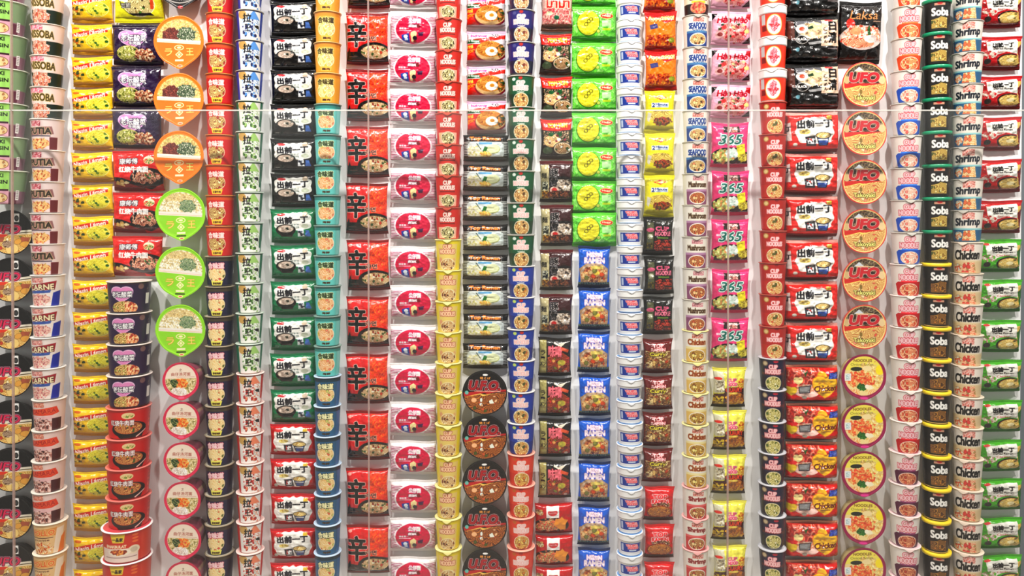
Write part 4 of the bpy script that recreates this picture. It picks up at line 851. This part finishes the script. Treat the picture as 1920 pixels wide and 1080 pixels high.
@design
def tan_rim_bowl():
    R = 42; c, m = ufo_disc(R, (206, 60, 50), (190, 130, 84), (240, 214, 150), (210, 84, 74), (214, 96, 84), 1, 30, shred=[(226, 110, 90), (240, 214, 170), (150, 130, 70), (235, 160, 130)])
    c.food(m * (c.Y < -2), [(60, 46, 36), (120, 96, 70), (150, 140, 120), (84, 66, 50)], 5); c.G([(-20, -24), (-10, -33), (0, -24)], (205, 210, 215)); c.E(33, -8, 7, 7, (226, 200, 160)); c.E(-33, -8, 6, 7, (205, 180, 140)); c.R(-16, -25, 18, -23.5, (240, 200, 150))
    ring = ((c.X ** 2 + c.Y ** 2 <= (R * .95) ** 2) & (c.X ** 2 + c.Y ** 2 > (R * .91) ** 2)) * 1.0; c.put(ring, (244, 214, 150))
    c.T('UFO', 0, -13, 54, 17, (200, 50, 66), o=(150, 40, 50), ow=.7, sh=.2, b=1.0, o2=(246, 200, 190), ow2=1.5); c.T('Takoyaki', 0, 26, 40, 10, (246, 240, 150), o=(80, 66, 30), ow=.9, b=.4)
    return make_bowl(c, R, 32, .72, (214, 110, 96), (220, 110, 96))
@design
def magenta_rim_bowl():
    R = 42; c = Cv(2 * R * 1.14, 2 * R * 1.14, (160, 34, 100), True); m = c.mE(0, -1, 36.5, 37); c.put(m, (238, 214, 160)); c.put(m * (c.Y < -12), (240, 224, 110)); c.food(m * c.mB(10, 0, 28, 26), [(240, 205, 130), (246, 225, 170), (235, 190, 120)], 3.4); c.food(m * c.mB(-6, 6, 26, 16), [(226, 96, 60), (246, 150, 100), (214, 110, 60), (245, 190, 130)], 3.4)
    c.put(m * c.mE(30, -12, 8, 9), (250, 225, 40)); c.E(-14, -14, 11, 4, (50, 60, 40)); c.E(6, -15, 9, 5, (244, 220, 170)); c.food(m * c.mB(-4, 20, 9, 7), [(60, 120, 50), (96, 150, 70), (40, 84, 40)], 2.4); c.E(11, 21, 6, 5, (246, 236, 200)); c.E(6, 19, 4, 4, (250, 240, 214)); c.R(-36, -6, -24, 8, (236, 232, 226)); c.food(c.mR(-34, -4, -26, 6), [(180, 200, 200), (214, 224, 224)], 2); c.T('Onion Soup', -4, -22, 42, 6, (120, 120, 50), b=.1); c.T('NOODLES', -2, -30, 34, 5, (150, 120, 50), b=.4); c.E(0, 41, 8, 3, (214, 70, 150)); c.noodle(m * (c.Y > 24) * (np.abs(c.X) > 8), (235, 160, 100), (246, 225, 180), 1.7)
    return make_bowl(c, R, 36, .72, (214, 190, 120), (150, 30, 96), tip=.05)
# ---- column 24
def right_cup(low, oval_lo, hi, bits, rim, lid, h=58.6):
    def ex(c): c.E(2, 4, 5, 3, (150, 60, 50)); c.G([(-24, 32), (-30, 36), (-26, h), (30, h), (30, 32)], low); c.R(-18, 30, 16, 32.5, tuple(min(255, int(v * 1.2 + 20)) for v in low))
    return wordcup(27, h, (236, 228, 220), (236, 228, 220), 40, (244, 200, 205), (200, 60, 76), (19, 11), oval_lo, hi, bits, rim, lid, tab=6, extra=ex, cx=-2, ty=12.5, frame=(246, 225, 205), oy=47, taper=.8, sz=1.22)
@design
def white_orange_wave_cup(): return right_cup((228, 100, 50), (205, 100, 60), (248, 214, 160), [(235, 130, 90), (250, 225, 190), (214, 90, 60)], (196, 186, 170), (205, 196, 182))
@design
def white_blue_wave_cup(): return right_cup((30, 104, 190), (226, 160, 140), (250, 232, 214), [(240, 150, 140), (250, 236, 220), (235, 120, 110)], (200, 196, 186), (210, 205, 196))
@design
def white_red_wave_cup(): return right_cup((196, 26, 44), (200, 96, 70), (246, 200, 160), [(226, 100, 70), (248, 214, 180), (190, 80, 60)], (240, 226, 218), (240, 228, 220))
@design
def white_purple_wave_cup(): return right_cup((110, 36, 84), (160, 80, 60), (240, 180, 140), [(190, 84, 60), (235, 170, 130), (205, 110, 80)], (246, 218, 212), (240, 205, 210), h=58)
# ---- column 25
def soba(lid, low, cols):
    c = cupcv(26, 61, (30, 26, 24)); c.R(-10, 8, 10, 12.5, (205, 160, 140)); c.E(0, 8, 5, 3, (190, 50, 50)); c.T('Soba', 2, 24, 34, 14, (248, 246, 240), b=.9); m = c.mG([(-16, 38), (-4, 36), (2, 33), (16, 35), (17, 54), (-16, 54)]); c.noodle(m, cols[0], cols[1], 2.2); c.bits(m, cols[2:], 7, (1.5, 3)); c.R(-60, 57, 60, 58.4, (235, 205, 150) if low else (30, 26, 24)); c.R(-36, 28, -30, 46, (90, 80, 70))
    return make_cup(c, 24.5, .82, lid, lid, bead=2.6, liph=6.2)
@design
def black_green_lid_cup(): return soba((8, 140, 96), 0, [(150, 120, 60), (226, 205, 130), (110, 120, 60), (235, 220, 160)])
@design
def black_yellow_lid_cup(): return soba((248, 214, 40), 1, [(90, 60, 30), (190, 150, 80), (150, 110, 60), (200, 140, 60)])
# ---- column 26
def script(word, tcol, mid, low, lo, hi, bits, rim, lid, h=58.5):
    c = cupcv(27, h, (236, 226, 214)); c.FR(-2, 4, 20, 16, [(205, 110, 100), (240, 200, 190), (235, 170, 160)], 2.2); c.R(-60, 33, 60, 36, mid); c.R(-60, 36, 60, h, low); m = c.mG([(0, 38), (22, 36), (26, 56), (-4, 56)]); c.noodle(m, lo, hi, 1.7); c.bits(m, bits, 9, (2, 4)); c.FE(-12, 46, 9, 8, bits + [(200, 200, 190)], 2.4); c.T(word, 8, 23, 49, 17, tcol, b=.9, sh=.12, rot=2)
    return make_cup(c, 27, .8, rim, lid, tab=6)
@design
def shrimp_script_cup(): return script('Shrimp', (26, 40, 60), (160, 205, 205), (70, 120, 150), (226, 170, 110), (248, 226, 190), [(225, 130, 90), (246, 214, 170)], (190, 184, 172), (200, 194, 184))
@design
def chicken_script_cup(): return script('Chicken', (30, 26, 24), (225, 205, 170), (220, 196, 160), (225, 140, 110), (244, 214, 180), [(214, 90, 80), (190, 160, 110)], (236, 216, 196), (238, 220, 200), h=57.8)
# ---- column 27
def ebi(base, dark, h, under):
    w = 84; c = Cv(w, h, base); c.G([(-30, 12), (30, 8), (33, 40), (10, 36), (-8, 42), (-26, 34)], (240, 238, 228)); c.T('出前一丁', 3, 21, 39, 10, BK, b=.8, rot=2); c.T('Demae Ramen', 3, 29, 36, 3.8, (60, 50, 50), b=.2); c.T(under, 4, 36, 24, 4.6, (200, 60, 60), sh=.3); c.E(-26, 11, 7, 3, (235, 90, 90)); c.FE(-22, 42, 13, 8, [(226, 215, 200), (190, 150, 140), base], 3)
    c.E(17, 54, 24, 14.5, (40, 30, 24)); c.bowl(18, 54, 22, 12.5, (170, 130, 70), (205, 170, 100), (236, 214, 150), [(240, 226, 170), (150, 140, 70)], 6); c.E(18, 53, 7, 4, (240, 226, 180)); c.G([(30, 14), (38, 12), (38, 60), (32, 56)], (225, 190, 110)); c.E(-24, 56, 6, 5.5, (70, 60, 60)); c.G([(30, 28), (42, 14), (42, 60), (36, 56)], dark); c.R(-42, h - 8, 42, h, dark)
    return c
@design
def crimson_scalloped_packet(): return make_packet(ebi((190, 24, 40), (140, 14, 28), 72, 'Sesame'), 17, 6, 6, .02, .03, 4.5, seed=97, side=(180, 20, 36), crinkle=1.5, vs=0.86)
@design
def leaf_green_scalloped_packet(): return make_packet(ebi((100, 178, 60), (66, 134, 36), 72, 'Chicken'), 17, 6, 6, .02, .03, 4.5, seed=98, side=(84, 160, 50), crinkle=1.5, vs=0.86)

# ------------------------------------------------------------------ the wall
def at(px, py, d):
    """point on the plane d metres in front of the wall seen at frame position (px, py)"""
    xc, yc = (px - 960) / F, -(py - (HOR + F * math.tan(TILT))) / F
    ct, stt = math.cos(TILT), math.sin(TILT)
    dy, dz = ct + yc * stt, yc * ct - stt
    k = (CAM - d) / dy
    return xc * k, dz * k

def structure(name, verts, faces, m):
    me = bpy.data.meshes.new(name); me.from_pydata(verts, [], faces); me.update(); me.materials.append(m)
    o = bpy.data.objects.new(name, me); link(o); o['kind'] = 'structure'; return o
def boxv(x0, x1, y0, y1, z0, z1):
    v = [(x, y, z) for x in (x0, x1) for y in (y0, y1) for z in (z0, z1)]
    return v, [(0, 1, 3, 2), (4, 6, 7, 5), (0, 4, 5, 1), (2, 3, 7, 6), (0, 2, 6, 4), (1, 5, 7, 3)]
wm = bpy.data.materials.new('white_wall_paint'); wm.use_nodes = True
nt = wm.node_tree; b = nt.nodes['Principled BSDF']; b.inputs['Roughness'].default_value = .6
n = nt.nodes.new('ShaderNodeTexNoise'); n.inputs['Scale'].default_value = 6; n.inputs['Detail'].default_value = 6
r = nt.nodes.new('ShaderNodeValToRGB'); r.color_ramp.elements[0].color = (.86, .85, .85, 1); r.color_ramp.elements[1].color = (.92, .915, .915, 1)
nt.links.new(n.outputs['Fac'], r.inputs[0]); nt.links.new(r.outputs[0], b.inputs['Base Color'])
v, f = boxv(-2.6, 1.752, 0, .06, -1.6, 1.3); structure('wall_back', v, f, wm)
v, f = boxv(-2.6, 2.6, -3.6, .06, -1.66, -1.6); structure('floor', v, f, plain((150, 140, 130), .5))
v, f = boxv(1.752, 2.6, 0.03, .09, -1.6, 1.3); structure('wall_right', v, f, plain((105, 112, 118), .5))

COLS = []   # (name of family builder, description, category, px centre, tops (y of top edge / bowl centre), kind)
def run(fn, desc, px, ys, kind, group=None, dx=0):
    COLS.append((fn, desc, px, ys, kind, dx))
# kind c = cups (y of the rim), p = packets (y of the top edge), b = bowls (y of the centre)
run('green_pink_cup', 'wide light green and pink noodle cup with black letters', 8, [-52, 10, 72, 135, 198, 260, 322], 'c')
run('black_bowl_dumpling', 'black lidded noodle bowl with pink letters over dumplings', 20, [436, 525, 614, 703, 792, 881, 970, 1059], 'b')
run('soba_meat_cup', 'cream noodle cup with dark olive letters and a meat picture', 91, [-7, 51, 109, 167], 'c')
run('brown_letter_cup', 'pale noodle cup with brown letters and a dark red patch', 91, [226, 284, 342, 400, 457], 'c')
run('blue_flash_cup', 'white noodle cup with cream letters and a bright blue patch', 92, [515, 572, 630, 687], 'c')
run('red_flash_cup', 'white noodle cup with an orange-red banner and maroon patch', 94, [745, 802, 859, 916], 'c')
run('tan_flash_cup', 'tan and cream noodle cup with a chicken picture', 96, [973, 1030], 'c')
run('yellow_banner_packet', 'yellow noodle packet with a slanted red name banner', 170, [-16, 44, 105, 165, 225, 285, 345, 405, 465, 525, 585, 645, 705, 765, 825, 885, 946, 1008, 1069], 'p', dx=4)
run('lime_yellow_packet', 'lime yellow noodle packet with a soup picture', 256, [-48], 'p')
run('purple_heart_packet', 'purple noodle packet with a pink heart', 253, [44, 122, 201], 'p')
run('red_bowl_packet', 'red noodle packet with white characters over a black bowl', 255, [281, 360, 442], 'p')
run('purple_heart_cup', 'large purple noodle cup with a pink heart', 244, [526, 584, 642, 700], 'c')
run('red_bowl_cup', 'large red noodle cup with white characters and a black bowl', 243, [759, 815, 870, 926], 'c')
run('wide_orange_cup', 'extra wide orange-red noodle cup with a thick white rim', 240, [982, 1040], 'c')
run('black_angular_bowl', 'black noodle bowl with a pointed lid tip', 337, [-36], 'b')
run('orange_film_bowl', 'orange noodle bowl with a clear film half', 335, [76, 184, 292], 'b')
run('lime_film_bowl', 'lime green noodle bowl with a clear film half', 338, [400, 509, 618], 'b')
run('pink_rim_bowl', 'deep noodle bowl with a pink rimmed round lid', 341, [714, 788, 864, 938, 1014, 1088], 'b', dx=5)
run('red_tan_band_cup', 'red noodle cup with a tan top band and white characters', 414, [-26, 30, 86, 142, 199, 255, 311, 367, 424], 'c')
run('navy_grey_band_cup', 'navy noodle cup with a grey-brown top band', 413, [480, 536, 591, 646, 702, 757, 812, 867, 922, 977, 1032], 'c')
run('blue_calligraphy_cup', 'white and blue noodle cup with black brush characters', 469, [-32, 24, 80, 136], 'c')
run('green_calligraphy_cup', 'white and green noodle cup with black brush characters', 469, [192, 249, 305, 361, 418, 474, 530, 586, 642], 'c')
run('red_calligraphy_cup', 'white and red noodle cup with black brush characters', 470, [698, 754, 809, 864, 919, 974, 1029], 'c')
run('black_white_cloud_packet', 'black noodle packet with four characters on a white cloud', 548, [-64, 1, 65, 130, 195, 260, 325], 'p')
run('green_white_cloud_packet', 'emerald green noodle packet with four characters on a white cloud', 548, [391, 459, 527, 595, 663, 731], 'p')
run('red_white_cloud_packet', 'dark red noodle packet with four characters on a white cloud', 548, [796, 861, 927, 992, 1057], 'p')
run('amber_cup', 'amber yellow noodle cup with dark characters', 615, [-30, 27, 84, 141], 'c')
run('teal_cup', 'pale teal noodle cup with dark characters', 615, [198, 255, 311, 367, 423, 479, 535, 591, 647], 'c')
run('steel_blue_cup', 'steel blue noodle cup with a pale blue rim', 615, [703, 758, 813, 868, 922, 977, 1032], 'c')
run('big_character_red_packet', 'tall red noodle packet with one huge black character', 687, [-86, 21, 128, 235, 342, 449, 556, 664, 771, 879, 986], 'p')
run('magenta_oval_packet', 'white striped noodle packet with a magenta oval', 774, [-54, 19, 92, 165, 239, 314, 388, 461, 534, 608, 681, 754, 827, 900, 972, 1045], 'p')
run('red_wordmark_cup', 'orange-red noodle cup with a pale wordmark', 841, [-18, 40, 99, 157, 215, 273, 331, 390], 'c')
run('yellow_wordmark_cup', 'yellow noodle cup with a pinkish wordmark', 841, [449, 506, 564, 621, 678, 735, 793, 851, 908, 966, 1024], 'c')
run('fried_egg_packet', 'white and red noodle packet with a fried egg picture', 911, [-10, 57, 122, 188], 'p')
run('black_stripe_banner_packet', 'small packet with black side stripes and orange name banner', 910, [252, 308, 364, 420, 476, 532, 588, 644], 'p')
run('brown_bowl_lightning', 'black noodle bowl lid with dark red letters over fried noodles', 909, [736, 820, 904, 987, 1071], 'b')
run('navy_pink_letter_cup', 'navy noodle cup with a pink wordmark', 977, [-36, 24, 84], 'c')
run('green_pink_letter_cup', 'dark green noodle cup with a pink wordmark', 977, [146, 204, 263, 322, 381, 440], 'c')
run('blue_pink_letter_cup', 'royal blue noodle cup with a pink wordmark', 977, [498, 556, 615, 673, 731, 789], 'c')
run('orange_pink_letter_cup', 'bright orange noodle cup with a pink wordmark', 977, [847, 905, 963, 1022], 'c')
run('pink_soup_packet', 'dusty pink noodle packet with a red name', 1045, [-15], 'p')
run('red_banner_herb_packet', 'dark noodle packet with a red and yellow top banner', 1043, [62, 143, 222], 'p')
run('brown_pork_packet', 'dark brown noodle packet with an egg-like red dot', 1044, [300, 383, 467, 551], 'p')
run('black_pink_blossom_packet', 'black noodle packet with pink characters and fried noodles', 1041, [633, 709, 786, 864], 'p')
run('red_white_tag_packet', 'wide crimson noodle packet with a white square tag', 1039, [945, 1005, 1065], 'p')
run('green_yellow_disc_packet', 'bright green noodle packet with a round yellow noodle cake', 1115, [-55, 10, 78, 145, 210, 275, 338, 398], 'p')
run('blue_ramen_packet', 'bright blue noodle packet with white capital letters', 1115, [461, 540, 621, 703, 785, 866, 948, 1029], 'p')
run('blue_label_tub', 'short white tub with a blue label', 1180, [0, 42, 84, 126, 168, 210, 252, 294, 336, 378, 420, 461, 502, 543, 585, 626, 667, 708, 749, 790, 830, 871, 912, 952, 993, 1034, 1075], 'c')
run('orange_spicy_packet', 'orange noodle packet with a red top', 1240, [-54, 20, 93], 'p')
run('bright_yellow_packet', 'bright yellow noodle packet with a white strip', 1238, [168, 248, 327], 'p')
run('black_lattice_packet', 'black noodle packet with pink letters', 1236, [406, 480, 556], 'p')
run('maroon_curry_packet', 'maroon noodle packet with a yellow name', 1235, [636, 705, 774, 842], 'p')
run('red_top_letter_packet', 'red noodle packet with white edged letters and dark foot', 1238, [913, 984, 1055], 'p')
run('beef_picture_cup', 'cream cup with a red name and meat picture', 1305, [-25], 'c')
run('seafood_letter_cup', 'white noodle cup with bold blue letters', 1304, [34, 93, 151, 210, 268], 'c')
run('mushroom_letter_cup', 'white noodle cup with brown letters and mauve band', 1303, [327, 385, 444, 502, 560], 'c')
run('chicken_brown_letter_cup', 'white noodle cup with a pale yellow rim', 1303, [618, 676, 734, 793, 851], 'c')
run('shrimp_pink_rim_cup', 'white noodle cup with a salmon pink rim', 1303, [909, 966, 1024], 'c')
run('pink_shrimp_packet', 'pale pink noodle packet with a dark red name', 1373, [-50, 19, 88, 157], 'p')
run('pink_green_number_packet', 'hot pink noodle packet with large green numbers', 1371, [229, 320, 411, 505, 597], 'p')
run('pale_yellow_curry_packet', 'pale yellow noodle packet with a brown lower half', 1370, [689, 770, 853, 940, 1024], 'p')
run('orange_round_label_tub', 'white noodle tub with an orange wrap and round label', 1448, [-45, 15, 74, 134], 'c')
run('dark_red_wordmark_cup', 'dark red noodle cup with a pale pink wordmark', 1448, [194, 254, 314, 373, 433, 492, 551, 610], 'c')
run('navy_wordmark_cup', 'midnight blue noodle cup with a silvery rim', 1447, [669, 728, 787, 845, 903, 962, 1024], 'c')
run('black_multipack', 'bulky black multipack with a beige character panel', 1528, [-62, 27, 116], 'p')
run('red_multipack', 'bulky red multipack with a white cloud panel', 1528, [207, 286, 367, 449, 528, 606], 'p')
run('red_orange_multipack', 'bulky red multipack with a yellow heart', 1528, [686, 759, 832, 906, 981, 1056], 'p')
run('black_noodle_bowl_packet', 'tall black noodle packet with a pink soup bowl', 1618, [1], 'p')
run('tan_rim_bowl', 'round red-rimmed noodle bowl with red letters on its lid', 1621, [158, 249, 341, 433, 524, 613], 'b')
run('magenta_rim_bowl', 'round noodle bowl with a magenta rimmed yellow lid', 1620, [706, 797, 888, 978, 1069], 'b')
run('white_orange_wave_cup', 'white noodle cup with an orange wave', 1699, [-41, 18, 77], 'c')
run('white_blue_wave_cup', 'white noodle cup with a bright blue wave', 1698, [137, 197, 257, 317, 376, 436], 'c')
run('white_red_wave_cup', 'white noodle cup with a crimson wave', 1697, [495, 553, 612, 670, 728, 786], 'c')
run('white_purple_wave_cup', 'white noodle cup with a purple wave', 1695, [844, 902, 960, 1018, 1076], 'c')
run('black_green_lid_cup', 'black noodle cup with a green lid', 1755, [4, 65, 126, 187, 248, 310, 371, 432], 'c')
run('black_yellow_lid_cup', 'black noodle cup with a yellow lid', 1754, [493, 552, 612, 671, 731, 791, 850, 910, 970, 1029], 'c')
run('shrimp_script_cup', 'white noodle cup with blue-black script', 1812, [-15, 44, 103, 161, 219, 278, 337, 395], 'c')
run('chicken_script_cup', 'beige noodle cup with black script', 1812, [454, 512, 569, 626, 683, 741, 798, 856, 913, 971, 1029], 'c')
run('crimson_scalloped_packet', 'crimson noodle packet with a white scalloped panel', 1878, [-14, 66, 141, 218, 298, 375], 'p')
run('leaf_green_scalloped_packet', 'leaf green noodle packet with a white scalloped panel', 1878, [448, 524, 600, 675, 751, 826, 899, 972, 1042], 'p')

# how far the cups of a column are turned about their axis (degrees)
TURN = {244: 11, 243: 11, 240: 4, 414: 6, 413: 6, 469: 27, 470: 27, 615: 8, 1305: -4, 1304: -4, 1303: -4, 1448: -20, 1447: -22, 1698: -8, 1755: -17, 1754: -17, 1812: -44}
ORD = ['', 'second', 'third', 'fourth', 'fifth', 'sixth', 'seventh', 'eighth', 'ninth', 'tenth', 'eleventh', 'twelfth', 'thirteenth', 'fourteenth']
def place_word(i, n):
    if n == 1: return ''
    if i == 0: return ', topmost of them'
    if i == n - 1: return ', lowest of them'
    if n % 2 and i == n // 2 and n > 3: return ', the middle one of them'
    if i < n / 2: return ', %s from the top' % ORD[i]
    return ', %s from the bottom' % ORD[n - 1 - i]
import os
ONLY = None
prand = np.random.RandomState(5)
for fn, desc, px, ys, kind, dx in COLS:
    root = DES[fn]()
    d = root['dep']; del root['dep']
    n = len(ys)
    h = {'c': 1}.get(kind)
    for i, y in enumerate(ys):
        o = root if i == 0 else copy_tree(root)
        cx = px + (dx * (i / max(n - 1, 1) - .5) * 2 * .5 if dx else 0)
        if kind == 'c':
            hh = max(v.co.z for v in o.children[0].data.vertices) if i == 0 else hh
            x, z = at(cx, y, d)
            o.location = (x + prand.uniform(-.0006, .0006), -(d + .0045), z - hh)
            o.rotation_euler = (0, 0, prand.uniform(-.05, .05) + math.radians(TURN.get(px if px not in (1697, 1699, 1695, 1698) else 1698, 0)))
        elif kind == 'p':
            x, z = at(cx, y, d)
            o.location = (x + prand.uniform(-.0015, .0015), 0, z)
            o.rotation_euler = (0, prand.uniform(-.016, .016), 0)
        else:
            x, z = at(cx, y, d)
            o.location = (x, 0, z); o.rotation_euler = (0, prand.uniform(-.04, .04), 0)
        o['label'] = desc + place_word(i, n)
        o['category'] = {'c': 'noodle cup', 'p': 'noodle packet', 'b': 'noodle bowl'}[kind] if not fn.endswith('tub') else 'noodle tub'
        if n > 1: o['group'] = desc.replace('noodle cup', 'noodle cups').replace('noodle packet', 'noodle packets').replace('noodle bowl', 'noodle bowls').replace(' tub', ' tubs').replace('multipack', 'multipacks')

# ------------------------------------------------------------------ clear panels in front
gm = bpy.data.materials.new('clear_acrylic'); gm.use_nodes = True
nt = gm.node_tree; nt.nodes.clear()
out = nt.nodes.new('ShaderNodeOutputMaterial'); tr = nt.nodes.new('ShaderNodeBsdfTransparent'); gl = nt.nodes.new('ShaderNodeBsdfGlossy'); df = nt.nodes.new('ShaderNodeBsdfDiffuse')
tr.inputs[0].default_value = (.985, .995, .99, 1); gl.inputs['Roughness'].default_value = .02; df.inputs[0].default_value = (.9, .92, .9, 1)
lw = nt.nodes.new('ShaderNodeLayerWeight'); pw = nt.nodes.new('ShaderNodeMath'); pw.operation = 'POWER'; pw.inputs[1].default_value = 5
nt.links.new(lw.outputs['Facing'], pw.inputs[0])
fr = nt.nodes.new('ShaderNodeMath'); fr.operation = 'MULTIPLY_ADD'; fr.inputs[1].default_value = .7; fr.inputs[2].default_value = .04
nt.links.new(pw.outputs[0], fr.inputs[0])
m1 = nt.nodes.new('ShaderNodeMixShader'); m2 = nt.nodes.new('ShaderNodeMixShader'); m2.inputs[0].default_value = .012
nt.links.new(fr.outputs[0], m1.inputs[0]); nt.links.new(tr.outputs[0], m1.inputs[1]); nt.links.new(gl.outputs[0], m1.inputs[2])
nt.links.new(m1.outputs[0], m2.inputs[1]); nt.links.new(df.outputs[0], m2.inputs[2]); nt.links.new(m2.outputs[0], out.inputs[0])
em = mat('acrylic_edge', .25, .3, color=(176, 150, 142)); em.node_tree.nodes['Principled BSDF'].inputs['Alpha'].default_value = .55
et = mat('acrylic_top_edge', .2, .3, color=(215, 215, 208)); et.node_tree.nodes['Principled BSDF'].inputs['Alpha'].default_value = .6
GD = .19
seams = [at(24, 500, GD)[0], at(691.5, 500, GD)[0], at(1365.5, 500, GD)[0], at(1980, 500, GD)[0]]
zt = at(900, 207, GD)[1]; left = at(-650, 500, GD)[0]
edges = [left] + seams
def abox(nm, a, m, parent=None, loc=None):
    v, f = boxv(*a); me = bpy.data.meshes.new(nm); me.from_pydata(v, [], f); me.update(); me.materials.append(m)
    o = link(bpy.data.objects.new(nm, me), parent)
    if loc: o.location = loc
    return o
def clear_panel(x0, x1, z0, z1, label):
    root = bpy.data.objects.new('acrylic_screen', None); link(root); root.location = ((x0 + x1) / 2, -GD, z0); root.empty_display_size = .05
    w = (x1 - x0) / 2; h = z1 - z0
    me = bpy.data.meshes.new('pane'); me.from_pydata([(-w, 0, 0), (w, 0, 0), (w, 0, h), (-w, 0, h)], [], [(0, 1, 2, 3)]); me.update(); me.materials.append(gm); link(bpy.data.objects.new('pane', me), root)
    abox('side_edge', (w - .0028, w + .0018, -.004, .004, 0, h), em, root)
    abox('top_edge', (-w, w - .003, -.004, .004, h - .002, h + .002), et, root)
    root['label'] = label; root['category'] = 'clear panel'; root['group'] = 'clear acrylic panels in front of the packets'
names = ['narrow clear acrylic panel at the far left of the display', 'clear acrylic panel left of the seam over the huge-character packets',
         'clear acrylic panel between the huge-character packets and the hot pink packets', 'clear acrylic panel at the right end, over the bulky multipacks']
rails = ['slim clear post at the far left, over the green cups', 'slim clear post over the huge-character red packets', 'slim clear post over the pale pink packets']
for i in range(4):
    clear_panel(edges[i], edges[i + 1], -1.45, zt, names[i])
    if i < 3:
        o = abox('acrylic_post', (-.0028, .0018, -.004, .004, 0, 1.2 - zt), em, None, (edges[i + 1], -GD, zt + .0025))
        o['label'] = rails[i]; o['category'] = 'post'; o['group'] = 'slim posts above the clear panels'
